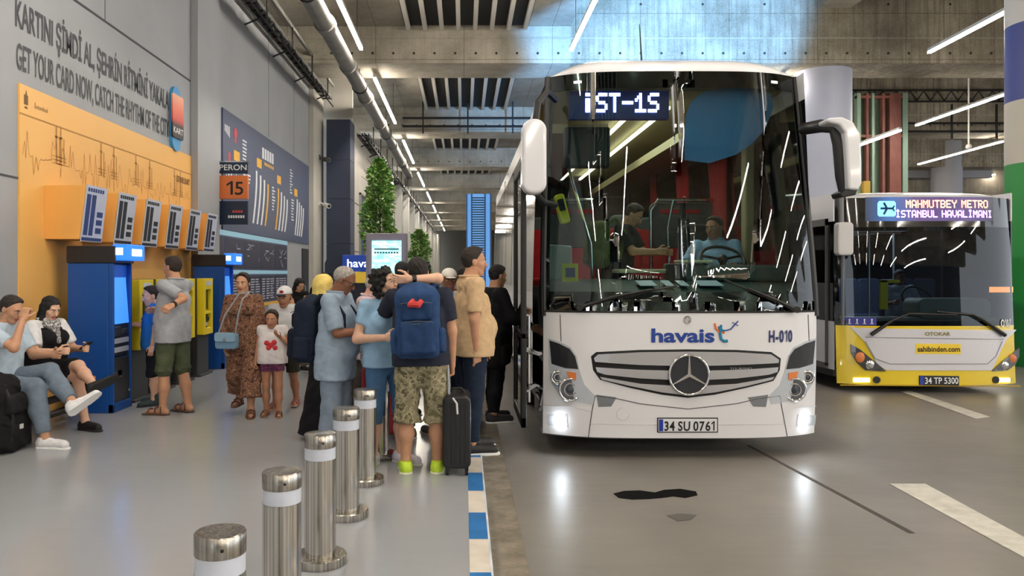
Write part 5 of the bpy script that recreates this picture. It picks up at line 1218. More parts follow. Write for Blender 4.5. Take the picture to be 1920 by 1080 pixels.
def rotz(a): c, s = math.cos(a), math.sin(a); return np.array([[c, -s, 0], [s, c, 0], [0, 0, 1]])
def roty(a): c, s = math.cos(a), math.sin(a); return np.array([[c, 0, s], [0, 1, 0], [-s, 0, c]])
EYEW = M('eye white', (226, 222, 216), .3); LIP = M('lip', (168, 98, 88), .5)
def person(x, y, label, H=1.7, heading=0, skin=(206, 160, 130), hairc=(30, 26, 24), hstyle='short', lean=0, side=0, yaw=0, pitch=8, build=1.0, belly=0.0,
           armL=((.18, .05, -1), (.05, .2, -1)), armR=((.18, .05, -1), (.05, .2, -1)), hands=('relaxed', 'relaxed'), legL=(4, 6, 3), legR=(-3, 4, 3), toe=8, pz=None,
           clothes=(), shoes=('trainer', (40, 40, 42), (220, 220, 220)), h=.0125, extras=(), base=PZ, child=False, female=False, thumb=None, legabs=None, dz=0, group=None):
    """local frame: facing -Y, person's left is +X, feet at z 0; arms as (out, forward, up) directions or ('at', elbow, wrist) in world metres"""
    hs = rad(heading); Rw = rotz(hs); root = v3(x, y, base + dz)
    def loc(p): return Rw.T @ (np.array(p, float) - root)
    HH = H * (.137 if not child else .165); b = build
    thigh, shin, upa, foa = .242 * H, .232 * H, .168 * H, .148 * H
    def D(spec, s): v = v3(s * spec[0], -spec[1], spec[2]); return v / np.linalg.norm(v)
    hipz = 0; hips = {}; kn = {}; an = {}
    for s, key, lg in ((1, 'L', legL), (-1, 'R', legR)):
        hp = v3(s * .052 * H * b, 0, 0); a1, k1, sp = (rad(q) for q in lg)
        k_ = hp + thigh * D((math.sin(sp), math.sin(a1), -math.cos(a1) * math.cos(sp)), s); a2 = a1 - k1
        an_ = k_ + shin * D((math.sin(sp) * .3, math.sin(a2), -math.cos(a2)), s); hips[s] = hp; kn[s] = k_; an[s] = an_
    low = min(an[1][2], an[-1][2]); pel = .046 * H - low if pz is None else pz
    P0 = v3(0, 0, pel)
    for s in (1, -1): hips[s] = hips[s] + P0; kn[s] = kn[s] + P0; an[s] = an[s] + P0
    if legabs:
        for s in (1, -1):
            if s in legabs: kn[s], an[s] = np.array(legabs[s][0], float), np.array(legabs[s][1], float)
    Rb = roty(rad(side)) @ rotx(rad(lean))
    def U(px, py, pz_): return P0 + Rb @ v3(px * H, py * H, pz_ * H)
    shw = (.112 if not female else .1) * b * (.9 if child else 1)
    sh = {s: U(s * shw, .005, .288) for s in (1, -1)}
    neck0, neck1 = U(0, .012, .3), U(0, -.008, .36)
    chin = U(0, -.015, .465 - HH / H - .0); 
    tors = [('c', U(-.035 * b, 0, .0), U(.035 * b, 0, .0), .07 * H * b, .07 * H * b), ('c', U(-.03 * b, -.004 - belly * .3, .09), U(.03 * b, -.004 - belly * .3, .09), (.062 + belly * .4) * H * b, (.062 + belly * .4) * H * b),
            ('c', U(-.046 * b, .004, .2), U(.046 * b, .004, .2), .064 * H * b, .064 * H * b), ('c', U(-shw * .78, .01, .272), U(shw * .78, .01, .272), .034 * H * b, .034 * H * b), ('c', U(-.03, .012, .285), U(.03, .012, .285), .035 * H * b, .035 * H * b), ('c', U(0, .012, .27), U(0, .01, .315), .045 * H, .032 * H)]
    if female: tors += [('e', U(s * .045, -.06, .215), v3(.042, .04, .042) * H) for s in (1, -1)]
    if belly: tors.append(('e', U(0, -.045, .07), v3(.09, .07, .085) * H))
    el, wr = {}, {}
    for s, sp in ((1, armL), (-1, armR)):
        if sp[0] == 'at': el[s], wr[s] = loc(sp[1]), loc(sp[2])
        else: el[s] = sh[s] + upa * (Rb @ D(sp[0], s) if False else D(sp[0], s)); wr[s] = el[s] + foa * D(sp[1], s)
    limb = []
    def legp(s, o=0.0): return [('c', hips[s], kn[s], .054 * H * b + o, .034 * H * b + o), ('c', kn[s], kn[s] * .55 + an[s] * .45 + v3(0, .006, 0) * H, .033 * H * b + o, .034 * H * b + o), ('c', kn[s] * .55 + an[s] * .45 + v3(0, .006, 0) * H, an[s], .034 * H * b + o, .021 * H + o)]
    def armp(s, o=0.0): return [('c', sh[s], el[s], .032 * H * b + o, .024 * H * b + o, .025), ('c', el[s], wr[s], .025 * H * b + o, .0165 * H + o, .02)]
    body = tors + [('c', neck0, neck1, .036 * H * b, .033 * H * b), ('c', neck1, chin + Rb @ v3(0, .03, .3) * HH, .033 * H * b, .034 * H * b)]
    for s in (1, -1): body += legp(s) + armp(s)
    fd = {}
    for s in (1, -1):
        sd = kn[s] - an[s]; sd /= np.linalg.norm(sd); f = v3(math.sin(rad(toe)) * s, -math.cos(rad(toe)), 0)
        f = f - sd * (f @ sd) * (.0 if abs(sd[2]) > .8 else .9); f /= np.linalg.norm(f); fd[s] = (f, sd)
        up = v3(0, 0, 1) if abs(sd[2]) > .8 else sd
        hl = an[s] + f * -.02 * H - up * .026 * H; fd[s] = (f, up, hl)
        if shoes[0] in ('sandal', 'bare'): body += [('c', an[s], hl + f * .03 * H, .022 * H, .02 * H), ('c', hl, hl + f * .125 * H - up * .004 * H, .021 * H, .013 * H)]
        else: body += [('c', an[s], hl + f * .01 * H + up * .01 * H, .021 * H, .016 * H)]
    V, F = blob(body, h, .03)
    mb = MB(); mb.v = [tuple(p) for p in V]; mb.f = [tuple(f) for f in F]; mb.m = [0] * len(F); mb.s = [True] * len(F)
    # head
    Rh = Rb @ rotz(rad(yaw)) @ rotx(rad(pitch)); nk = U(0, -.004, .36); 
    def HP(v): return chin + Rb @ v3(0, .0, 0) + (Rh @ (np.asarray(v, float) - v3(0, .1, .25)).T).T * HH + Rb @ v3(0, .1, .25) * HH
    mb.add([tuple(p) for p in HP(np.array(HEAD.v))], HEAD.f, 0, True); mb.m[-len(HEAD.f):] = HEAD.m
    # hands
    HL = .108 * H * (1.0 if not child else .95)
    for i, s in ((0, 1), (1, -1)):
        ha, hf = HANDS[hands[i]]; d = wr[s] - el[s]; d /= np.linalg.norm(d)
        th = v3(0, -.8, .55) + v3(-s * .2, 0, 0) if thumb is None or thumb[i] is None else v3(s * thumb[i][0], -thumb[i][1], thumb[i][2])
        Fm = frame(-d, -th)       # local -Y of the hand is the thumb side
        hv = ha.copy()
        if s < 0: hv[:, 0] *= -1
        # keep palm facing the body: the hand's -x (left hand) must point inwards
        if Fm[0, 0] * 1 < 0 and abs(Fm[0, 0]) > .5: hv[:, 0] *= -1
        W = wr[s] + (Fm @ (hv * HL).T).T
        flip = (s < 0) != (Fm[0, 0] < -.5)
        mb.add([tuple(p) for p in W], [tuple(reversed(f)) for f in hf] if flip else hf, 0, True)
    sk = M('skin %d %d %d' % tuple(skin), skin, .55, var=(18, .06), spec=.3); hm = M('hair %d %d %d' % tuple(hairc), hairc, .7, var=(60, .35), bump=(140, .5))
    o = mb.build('person', [sk, EYEW, hm, LIP], None, local=True, recalc=False)
    o.location = root; o.rotation_euler = (0, 0, hs); WL[o] = Vector(root); tag(o, label, 'person', group)
    def part(name, VF, mat, parent=o, smooth=True):
        V_, F_ = VF
        if not len(F_): return None
        return link_mesh(name, V_, F_, mat, None, smooth, parent, True)
    if hstyle in ('cap', 'capped'):
        hv, hf = hair('bald'); part('hair', (HP(hv), hf), hm)
    elif hstyle != 'none':
        hv, hf = hair(hstyle); part('headscarf' if hstyle == 'scarf' else 'hair', (HP(hv), hf), hm if hstyle != 'scarf' else fabric('scarf %d %d %d' % tuple(hairc), hairc))
    J = dict(sh=sh, el=el, wr=wr, hips=hips, kn=kn, an=an, U=U, HP=HP, H=H, part=part, o=o, P0=P0, Rw=Rw, root=root, HH=HH, pel=pel, chin=chin, Rb=Rb, hm=hm)
    down = lambda z: ((0, 0, z), (0, 0, -1))
    hem_z = None
    for g in clothes:
        kind, mat = g[0], g[1]; kw = g[2] if len(g) > 2 else {}
        lo = kw.get('loose', .012)
        if kind in ('shirt', 'top', 'vest'):
            pr = [tuple(q if i not in (3, 4) else q + lo for i, q in enumerate(t)) if t[0] == 'c' else ('e', t[1], t[2] + lo * .7) for t in tors[:5] + tors[6:]]
            for zq in (.175, .15, .125, .1, .075): pr.append(('c', U(-.044 * b, -.002, zq), U(.044 * b, -.002, zq), .066 * H * b + lo, .066 * H * b + lo))
            pr.append(('c', U(0, .012, .28), U(0, .008, .322), .05 * H, .042 * H + lo * .3))
            hz = kw.get('hem', -.03)
            if hz < .02:
                hem_z = hz
                for zq in np.arange(.06, hz - .05, -.035): pr.append(('c', U(-.042 * b, -belly * .1, zq), U(.042 * b, -belly * .1, zq), (.073 + belly * .15) * H * b + lo * 1.3, (.073 + belly * .15) * H * b + lo * 1.3))
            sl = kw.get('sleeve', .75)
            for s in (1, -1):
                if sl > 0:
                    e = sh[s] + (el[s] - sh[s]) * min(1, sl); ww = kw.get('wide', .012)
                    pr.append(('f' if sl <= 1 else 'c', sh[s], e, .035 * H * b + lo * .6, .029 * H * b + ww * .9, .03))
                    if sl > 1: pr.append(('f', el[s], el[s] + (wr[s] - el[s]) * (sl - 1), .03 * H * b + ww * .7, .024 * H * b + ww * .8, .03))
            hp = U(0, 0, hz); nz = Rb @ v3(0, 0, 1); tp = U(0, 0, kw.get('neck', .325))
            if sl > .3 and el[1][2] < hp[2] and False: pass
            cuts = [(tp, nz)]
            # hem cut only where the torso is: arms are cut by their own flat ends
            V_, F_ = blob(pr, h, .028, cuts + ([(hp, -nz)] if all(min((sh[s] + (el[s] - sh[s]) * min(1, sl))[2], (el[s] + (wr[s] - el[s]) * max(0, sl - 1))[2]) > hp[2] + .02 for s in (1, -1)) else []), kw.get('fold', .004))
            g_ = part(kw.get('name', 'shirt'), (V_, F_), mat)
            if kw.get('collar'):
                cp, cq = U(0, .012, .308), U(0, .012, .338); cm = MB(); pts = []
                for t in np.linspace(rad(-65), rad(245), 15): pts.append(tuple(U(.047 * math.cos(t), .012 + .047 * math.sin(t), .328)))
                cm.tube(pts, .011, 6); cm.build('collar', mat, g_, local=True)
        elif kind in ('pants', 'shorts'):
            t_end = kw.get('to', 1.93 if kind == 'pants' else .95); tp_ = kw.get('waist', .085) if hem_z is None or pz is not None else min(.085, hem_z + .02); pr = [('c', U(-.04 * b, 0, .0), U(.04 * b, 0, 0), .071 * H * b + lo * .5, .071 * H * b + lo * .5), ('c', U(-.035 * b, -.002 - belly * .2, .06), U(.035 * b, -.002 - belly * .2, .06), (.064 + belly * .2) * H * b + lo * .4, (.064 + belly * .2) * H * b + lo * .4)]
            fl = kw.get('flare', 0)
            for s in (1, -1):
                k1 = kn[s]
                if t_end <= 1: e = hips[s] + (k1 - hips[s]) * t_end; pr.append(('f', hips[s], e, .056 * H * b + lo * .7, .042 * H * b + lo + fl))
                else:
                    m_ = k1 * .55 + an[s] * .45; e = k1 + (an[s] - k1) * (t_end - 1); pr += [('c', hips[s], k1, .056 * H * b + lo * .8, .037 * H * b + lo)] + ([('f', k1, e, .037 * H * b + lo, .036 * H * b + lo + fl)] if t_end < 1.5 else [('c', k1, m_ + v3(0, .006, 0) * H, .037 * H * b + lo, .038 * H * b + lo), ('f', m_ + v3(0, .006, 0) * H, e, .038 * H * b + lo, .028 * H * b + lo + fl)])
            tp = U(0, 0, tp_ if pz is None else .4); part(kw.get('name', 'trousers' if kind == 'pants' else 'shorts'), blob(pr, h, .022, [(tp, Rb @ v3(0, 0, 1))], kw.get('fold', .005)), mat)
        elif kind == 'skirt':
            top = kw.get('top', .09); hem = kw['hem']; r1 = kw.get('r', .12)
            pr = [('c', U(-.03 * b, 0, top - .03), U(.03 * b, 0, top - .03), .062 * H * b + lo, .062 * H * b + lo), ('c', U(-.035 * b, 0, 0), U(.035 * b, 0, 0), .072 * H * b + lo, .072 * H * b + lo)]
            for s in (1, -1):
                kz = kn[s] * .9 + v3(0, 0, kn[s][2] * .1); e = np.array([an[s][0] * 1.0, an[s][1], hem]) if hem < kn[s][2] else hips[s] + (kn[s] - hips[s]) * ((hips[s][2] - hem) / max(.01, hips[s][2] - kn[s][2]))
                if hem < kn[s][2]: pr += [('c', hips[s], kn[s], .06 * H, (.055 + r1) / 2 * H), ('f', kn[s], e, (.055 + r1) / 2 * H, r1 * H)]
                else: pr += [('f', hips[s], e, .065 * H, r1 * H)]
            part(kw.get('name', 'skirt'), blob(pr, h, .05, [(U(0, 0, top), Rb @ v3(0, 0, 1)), ((0, 0, hem), (0, 0, -1))], kw.get('fold', .008)), mat)
    style, c1, c2 = shoes
    if style != 'bare':
        sm = M('shoe %d %d %d' % tuple(c1), c1, .6, var=(30, .1)); so_ = M('sole %d %d %d' % tuple(c2), c2, .6)
        for s in (1, -1):
            f, up, hl = fd[s]; sdv = np.cross(up, f)
            if style in ('trainer', 'shoe', 'boot'):
                pr = [('c', hl - up * .001 * H, hl + f * .13 * H - up * .002 * H, .028 * H, .02 * H), ('c', hl + up * .008 * H, hl + f * .05 * H + up * .006 * H, .026 * H, .024 * H), ('c', hl + f * .085 * H + sdv * .006 * H, hl + f * .125 * H, .025 * H, .021 * H)]
                if style != 'shoe': pr.append(('f', hl + f * .012 * H, hl + f * .008 * H + up * (.034 if style == 'trainer' else .08) * H, .027 * H, .027 * H))
                sh_ = part('shoe', blob(pr, h * .55, .02, [(hl - up * .016 * H, -up)]), sm)
                part('sole', blob([('c', hl - up * .021 * H, hl + f * .135 * H - up * .021 * H, .031 * H, .024 * H), ('c', hl + f * .09 * H - up * .021 * H, hl + f * .12 * H - up * .021 * H, .029 * H, .026 * H)], h * .55, .02, [(hl - up * .02 * H + up * .008 * H, up), (hl - up * .021 * H - up * .004 * H, -up)]), so_, sh_)
            else:
                sl = part('sandal', blob([('c', hl - up * .017 * H, hl + f * .138 * H - up * .017 * H, .028 * H, .023 * H), ('c', hl + f * .085 * H - up * .017 * H, hl + f * .12 * H - up * .017 * H, .028 * H, .025 * H)], h * .55, .02, [(hl - up * .014 * H, up), (hl - up * .021 * H, -up)]), so_)
                sm_ = MB()
                for q, zz in ((.105, .0), (.06, .012), (.02, .02)):
                    c = hl + f * q * H; sm_.tube([c + sdv * .029 * H - up * .016 * H, c + sdv * .022 * H + up * (.012 + zz) * H, c + up * (.021 + zz) * H, c - sdv * .022 * H + up * (.012 + zz) * H, c - sdv * .029 * H - up * .016 * H], .0055 * H, 6)
                sm_.build('strap', sm, sl, local=True)
    for e in extras: e(J)
    return J
# ---- worn things that belong to the figure
def cap_on(colr, badge=None, back=False):
    def fn(J):
        hv, hf = hair('cap'); cm = M('cap %d %d %d' % tuple(colr), colr, .7, bump=(200, .1)); c = J['part']('cap', (J['HP'](hv), hf), cm)
        br = [('e', (0, -.46, .68), (.26, .26, .035))]; V, F = blob(br, .03, .03, [((0, -.3, .6), (0, 1, .0))]); J['part']('brim', (J['HP'](V), F), cm if badge is None else M('cap brim dark', (40, 42, 48), .7), c)
        if badge: V, F = blob([('e', (0, -.365, .82), (.12, .03, .08))], .025, .03); J['part']('badge', (J['HP'](V), F), M('cap badge', badge, .6), c)
    return fn
def glasses_on(J):
    m = MB()
    for s in (-1, 1):
        m.tube([tuple(J['HP'](v3(s * .135 + .085 * math.cos(t), -.40, .51 + .065 * math.sin(t)))) for t in np.linspace(0, 2 * PI, 17)[:-1]], .0022, 5, closed=True)
        m.tube([tuple(J['HP'](v3(s * .21, -.39, .53))), tuple(J['HP'](v3(s * .34, -.1, .55))), tuple(J['HP'](v3(s * .35, .06, .52)))], .0022, 5)
    m.tube([tuple(J['HP'](v3(-.05, -.41, .53))), tuple(J['HP'](v3(.05, -.41, .53)))], .0022, 5); m.build('glasses', DARKMET, J['o'], local=True)
def watch_on(s):
    def fn(J):
        w_, e = J['wr'][s], J['el'][s]; d = (w_ - e) / np.linalg.norm(w_ - e); p = w_ - d * .03; m = MB(); m.cyl(tuple(p - d * .016), tuple(p + d * .016), .0165 * J['H'] + .006, n=16); m.build('watch', BLACK, J['o'], local=True, bevel=.003)
    return fn
def backpack(J, label, c1, c2, W=.3, Hh=.46, T=.17, front=False, cat='backpack', zc=.19, tag_c=None, straps=True, matp=None, dx=0):
    """a rucksack on J's back: top-level, own parts"""
    sg_ = -1 if front else 1; U, H = J['U'], J['H']; Rm = J['Rw'] @ J['Rb']
    c = J['root'] + J['Rw'] @ U(dx, sg_ * (.085 + T / 2 / H), zc)
    t = thing('backpack', tuple(c), label, cat); MT = Matrix([list(r) for r in (Rm @ (np.eye(3) if sg_ > 0 else rotz(PI)))]).to_4x4()
    t.rotation_euler = MT.to_euler(); m1 = matp or fabric('pack %d %d %d' % tuple(c1), c1, .2); m2 = fabric('pack %d %d %d' % tuple(c2), c2, .2)
    def pt(name, pr, mat, par=t, h=.0125, k=.03, noise=.004): V, F = blob(pr, h, k, noise=noise); return link_mesh(name, V, F, mat, None, True, par, True)
    pt('main_compartment', [('b', (0, 0, 0), (W / 2, T / 2, Hh / 2), .06), ('e', (0, -.01, Hh * .38), (W * .46, T * .45, Hh * .22))], m1)
    p2 = pt('front_pocket', [('b', (0, T / 2 + .01, -Hh * .2), (W * .4, .045, Hh * .24), .035)], m1 if matp else m2)
    pt('upper_pocket', [('b', (0, T / 2 - .005, Hh * .17), (W * .36, .035, Hh * .13), .03)], m1 if matp else m2)
    for s in (-1, 1): pt('side_pocket', [('b', (s * (W / 2 + .01), 0, -Hh * .25), (.03, T * .34, Hh * .18), .025)], m1)
    m = MB()
    for z in (Hh * .02, Hh * .29, -Hh * .02 + .0): m.tube([(-W * .36, T / 2 + .03, z), (0, T / 2 + .055 if z < .05 else T / 2 + .035, z + .012), (W * .36, T / 2 + .03, z)], .004, 5)
    m.build('zip', M('zip grey', (70, 76, 90), .5), p2, local=True)
    m = MB(); m.tube([(-.04, -T / 2 + .02, Hh / 2 - .01), (-.03, -T / 2 + .02, Hh / 2 + .05), (.03, -T / 2 + .02, Hh / 2 + .05), (.04, -T / 2 + .02, Hh / 2 - .01)], .009, 7); m.build('top_handle', m2, t, local=True)
    if straps:
        for s in (-1, 1):
            m = MB(); x0 = .34 * W
            m.tube([(s * x0, -T / 2 + .03, Hh * .42), (s * x0 * 1.08, -T / 2 - .03, Hh * .46 + .06), (s * x0 * 1.2, -T / 2 - .13, Hh * .45 + .055), (s * x0 * 1.25, -T / 2 - .235, Hh * .3), (s * x0 * 1.3, -T / 2 - .25, Hh * .05), (s * x0 * 1.5, -T / 2 - .12, -Hh * .25), (s * x0 * 1.25, -T / 2 + .02, -Hh * .4)], [.02, .026, .028, .028, .024, .014, .012], 8); m.build('strap', m1 if matp else m2, t, local=True)
    if tag_c:
        m = MB(); m.tube([(.02, T / 2 + .02, Hh * .33), (.045, T / 2 + .05, Hh * .28), (-.02, T / 2 + .06, Hh * .27), (-.045, T / 2 + .05, Hh * .33)], [.02, .026, .026, .018], 8); m.build('tied_ribbon', M('ribbon red', tag_c, .6), t, local=True)
    return t
# ================================================================ who is there
def pattern(name, stops, scale, kind='vor'):
    k = NT(name); v = k.coord((1, 1, 1))
    if kind == 'vor':
        t = k.n('ShaderNodeTexVoronoi'); t.inputs['Scale'].default_value = scale; k.l(v, t.inputs['Vector']); sp_ = k.n('ShaderNodeSeparateColor'); k.l(t.outputs['Color'], sp_.inputs[0]); f = sp_.outputs[0]
        c = k.ramp(f, stops, 'CONSTANT')
    else:
        f = k.noise(v, scale, 3, .6); c = k.ramp(f, stops, 'CONSTANT')
    k.l(c, k.b.inputs['Base Color']); k.b.inputs['Roughness'].default_value = .9; return k.m
CAMO = pattern('camouflage', [(0, (104, 98, 74)), (.4, (140, 132, 104)), (.5, (166, 158, 128)), (.58, (88, 82, 62)), (.66, (132, 124, 96))], 16, 'n')
SNAKE = pattern('brown print', [(0, (70, 46, 36)), (.42, (142, 100, 76)), (.5, (96, 62, 48)), (.56, (176, 138, 110)), (.62, (84, 54, 42)), (.7, (156, 116, 90))], 26, 'n')
SPOTS = pattern('bright spots', [(0, (24, 22, 26)), (.4, (220, 170, 60)), (.5, (24, 22, 26)), (.6, (200, 80, 130)), (.7, (90, 160, 90)), (.8, (230, 210, 190)), (.9, (120, 90, 180))], 38)
FLOWERS = pattern('dark floral', [(0, (22, 20, 24)), (.55, (210, 160, 60)), (.65, (22, 20, 24)), (.8, (190, 60, 80)), (.9, (24, 22, 26))], 34)
PURPLE = pattern('purple plaid', [(0, (96, 48, 84)), (.5, (150, 80, 116)), (.6, (80, 40, 74)), (.7, (176, 120, 150))], 40, 'n')
JEANS = fabric('jeans grey blue', (112, 126, 142)); DENIM = fabric('dark denim', (34, 44, 62)); BLUEJ = fabric('blue denim', (70, 104, 142))
TAN = (198, 150, 120); BROWN = (140, 96, 74); PALE = (222, 178, 152)

# the hugging pair in the queue
nav = person(-.335, 6.03, 'person in navy t-shirt and camouflage shorts seen from behind, wearing a blue backpack', 1.7, 180, TAN, (26, 22, 20), 'short', lean=2, side=2, yaw=8, pitch=12,
    armL=((.35, .6, -.55), (-.2, .9, .3)), armR=((.2, .02, -1), (.02, .12, -1)), hands=('relaxed', 'grip'), legL=(1, 2, 3), legR=(2, 3, 4), toe=9, build=1.04,
    clothes=(('shirt', fabric('navy tee', (44, 48, 62)), {'sleeve': .72, 'hem': -.03, 'collar': 0, 'loose': .014, 'wide': .018}), ('shorts', CAMO, {'to': 1.2, 'loose': .022, 'flare': .03, 'fold': .009})),
    shoes=('trainer', (196, 226, 60), (226, 232, 200)), h=.011)
backpack(nav, 'blue backpack with two pockets and a red ribbon on the person in navy', (44, 70, 110), (38, 62, 100), .33, .52, .2, tag_c=(206, 60, 60), zc=.165)
cur = person(-.63, 6.34, 'person with curly black hair hugging the person in navy, in capri jeans', 1.6, 24, PALE, (20, 17, 17), 'curly', yaw=36, pitch=-14, side=-3, lean=4, female=True,
    armR=('at', (-.86, 6.22, 1.17), (-.6, 6.0, 1.2)), armL=('at', (-.2, 5.93, 1.66), (-.41, 5.86, 1.655)), hands=('relaxed', 'relaxed'), thumb=((0, .5, 1), (0, .3, 1)), legL=(6, 8, 3), legR=(3, 6, 4), toe=30, dz=0,
    clothes=(('shirt', fabric('pale blue top', (150, 186, 216)), {'sleeve': .55, 'hem': -.02, 'loose': .012}), ('pants', BLUEJ, {'to': 1.3, 'loose': .01})), shoes=('trainer', (222, 216, 232), (244, 244, 244)), extras=(watch_on(1),), h=.012)
# old man in pale blue
old = person(-1.07, 6.45, 'person in pale blue shirt and trousers with grey hair and glasses', 1.645, 78, BROWN, (156, 150, 144), 'thinning', lean=3, yaw=6, pitch=24,
    armL=((.1, .35, -1), (-.3, 1, .02)), armR=((.12, .3, -1), (-.45, 1, .08)), hands=('grip', 'grip'), legL=(2, 3, 3), legR=(0, 2, 3), belly=.012, build=.97,
    clothes=(('shirt', fabric('blue grey linen', (148, 166, 184)), {'sleeve': .9, 'hem': -.11, 'loose': .02, 'wide': .024, 'collar': 1, 'fold': .006}), ('pants', fabric('blue grey trousers', (128, 142, 160)), {'loose': .022})), shoes=('shoe', (50, 46, 44), (30, 30, 30)), extras=(glasses_on,), h=.0115)
backpack(old, 'dark navy backpack hanging on the back of the person in pale blue', (30, 38, 54), (26, 33, 47), .32, .52, .2, zc=.12)
# beige polo
bei = person(.075, 6.75, 'tall person in beige polo shirt and dark jeans facing the coach door', 1.8, 104, TAN, (40, 32, 26), 'short', lean=-1, yaw=-4, pitch=2, belly=.022, build=1.0,
    armL=((.08, .12, -1), (-.1, .4, -1)), armR=((.14, -.1, -1), (-.12, .1, -1)), legL=(2, 3, 3), legR=(-2, 2, 3),
    clothes=(('shirt', fabric('beige polo', (206, 176, 138)), {'sleeve': .8, 'hem': -.055, 'loose': .018, 'wide': .012, 'collar': 1, 'fold': .006}), ('pants', DENIM, {'loose': .016})), shoes=('trainer', (30, 30, 32), (232, 232, 232)), h=.0125)
# person in black at the door
blk_ = person(.33, 8.15, 'person in black standing behind the beige polo shirt at the coach door', 1.66, 110, TAN, (24, 20, 20), 'short', yaw=10, armR=((.2, .35, -1), (.1, .7, -.3)), armL=((.2, .5, -.9), (0, 1, .1)),
    clothes=(('shirt', fabric('black jacket', (28, 28, 32)), {'sleeve': 1.9, 'hem': -.1, 'loose': .022}), ('pants', fabric('black trousers', (26, 26, 30)), {})), h=.016)
# old man in pink stripes
pk = NT('pink stripe'); pv = pk.coord(); pw = pk.n('ShaderNodeTexWave'); pw.inputs['Scale'].default_value = 22; pk.l(pv, pw.inputs['Vector']); pk.l(pk.ramp(pw.outputs[0], [(.3, (226, 208, 214)), (.7, (190, 160, 176))]), pk.b.inputs['Base Color']); pk.b.inputs['Roughness'].default_value = .9
pin = person(-.98, 7.55, 'balding old person in pale pink striped shirt beyond the pale blue shirt', 1.58, 80, (206, 160, 142), (188, 182, 176), 'bald', lean=8, pitch=10, belly=.02, armL=((.1, .5, -.8), (-.1, 1, -.1)), armR=((.1, .4, -1), (-.2, 1, -.1)),
    clothes=(('shirt', pk.m, {'sleeve': 1.8, 'hem': -.06, 'loose': .022, 'collar': 1}), ('pants', fabric('taupe trousers', (90, 84, 80)), {})), h=.015)
# yellow headscarf, black dress
person(-1.36, 7.35, 'person in yellow headscarf and long black dress behind the dark backpack', 1.56, 110, TAN, (232, 206, 120), 'scarf', armL=((.1, .3, -1), (-.2, 1, -.2)), armR=((.15, .2, -1), (-.2, .8, -.5)), female=True,
    clothes=(('shirt', fabric('black cloth', (24, 24, 27)), {'sleeve': 1.9, 'hem': -.02, 'loose': .025}), ('skirt', fabric('black cloth', (24, 24, 27)), {'hem': .04, 'r': .11})), h=.016)
# others in the crowd
person(-.42, 7.35, 'person with dark curly hair and flowered black top standing behind the hugging pair', 1.66, -140, PALE, (18, 16, 17), 'curly', female=True, yaw=-10, clothes=(('shirt', FLOWERS, {'sleeve': .7, 'hem': -.05, 'loose': .016}), ('pants', fabric('black trousers', (26, 26, 30)), {})), shoes=('trainer', (90, 90, 94), (200, 200, 200)), h=.016)
person(-.16, 8.1, 'person in a white cap beyond the queue, left of the beige polo shirt', 1.62, 10, BROWN, (30, 26, 24), 'capped', clothes=(('shirt', fabric('white tee', (206, 206, 206)), {}), ('pants', DENIM, {})), extras=(cap_on((226, 222, 214)),), h=.017)
person(.0, 8.7, 'person with black hair mostly hidden behind the white cap and beige shirt', 1.64, 170, TAN, (20, 18, 18), 'short', clothes=(('shirt', fabric('maroon shirt', (110, 50, 50)), {}), ('pants', DENIM, {})), h=.02)
dn = person(-.68, 8.4, 'person with short black hair in front of the cyan totem, behind the hugging pair', 1.7, 150, TAN, (24, 24, 30), 'short', clothes=(('shirt', fabric('black cloth', (24, 24, 27)), {}), ('pants', DENIM, {})), h=.02)
wm_ = person(-2.62, 12.2, 'person with long black hair and grey trousers looking at a phone by the pale wall', 1.5, 45, TAN, (20, 18, 18), 'long', female=True, pitch=26, armL=((.1, .5, -.8), (-.5, .8, .6)), armR=((.1, .5, -.8), (-.5, .8, .6)), hands=('grip', 'grip'),
    clothes=(('shirt', fabric('black cloth', (24, 24, 27)), {'sleeve': .3}), ('pants', fabric('taupe wide trousers', (116, 106, 98)), {'loose': .03, 'flare': .02})), h=.02)
person(-2.25, 12.5, 'person in black jacket with dark hair beside the phone user by the pale wall', 1.58, 200, TAN, (22, 20, 20), 'short', clothes=(('shirt', fabric('black jacket', (28, 28, 32)), {'sleeve': 1.9}), ('pants', fabric('black trousers', (26, 26, 30)), {})), h=.02)

# the family walking towards us
dressm = person(-2.41, 8.45, 'person walking in a long brown patterned dress with a blue shoulder bag', 1.58, 6, TAN, (38, 28, 24), 'tied', female=True, yaw=-10, pitch=4, armR=((.16, -.05, -1), (-.02, .35, -1)), armL=((.14, -.1, -1), (.03, .2, -1)), legL=(8, 2, 2), legR=(-12, 22, 2), hands=('grip', 'relaxed'), build=.93,
    clothes=(('shirt', SNAKE, {'sleeve': 1.7, 'hem': .03, 'loose': .016, 'wide': .03, 'neck': .318, 'name': 'dress_top', 'fold': .006}), ('skirt', SNAKE, {'hem': .2, 'r': .075, 'fold': .01, 'loose': .02, 'name': 'dress_skirt'})), shoes=('sandal', (96, 62, 44), (120, 84, 60)), h=.0125)
RED_P = M('red print', (206, 50, 60), .8)
def red_print(J):
    m = MB()
    for (a, b, r) in ((-.035, .165, .03), (.03, .17, .03), (-.02, .12, .028), (.04, .12, .028), (0, .145, .03)):
        c = J['U'](a, -.094, b); m.ball(tuple(c), (r * .95, .012, r * .95), 12, 8)
    m.build('red_print', RED_P, J['o'], local=True)
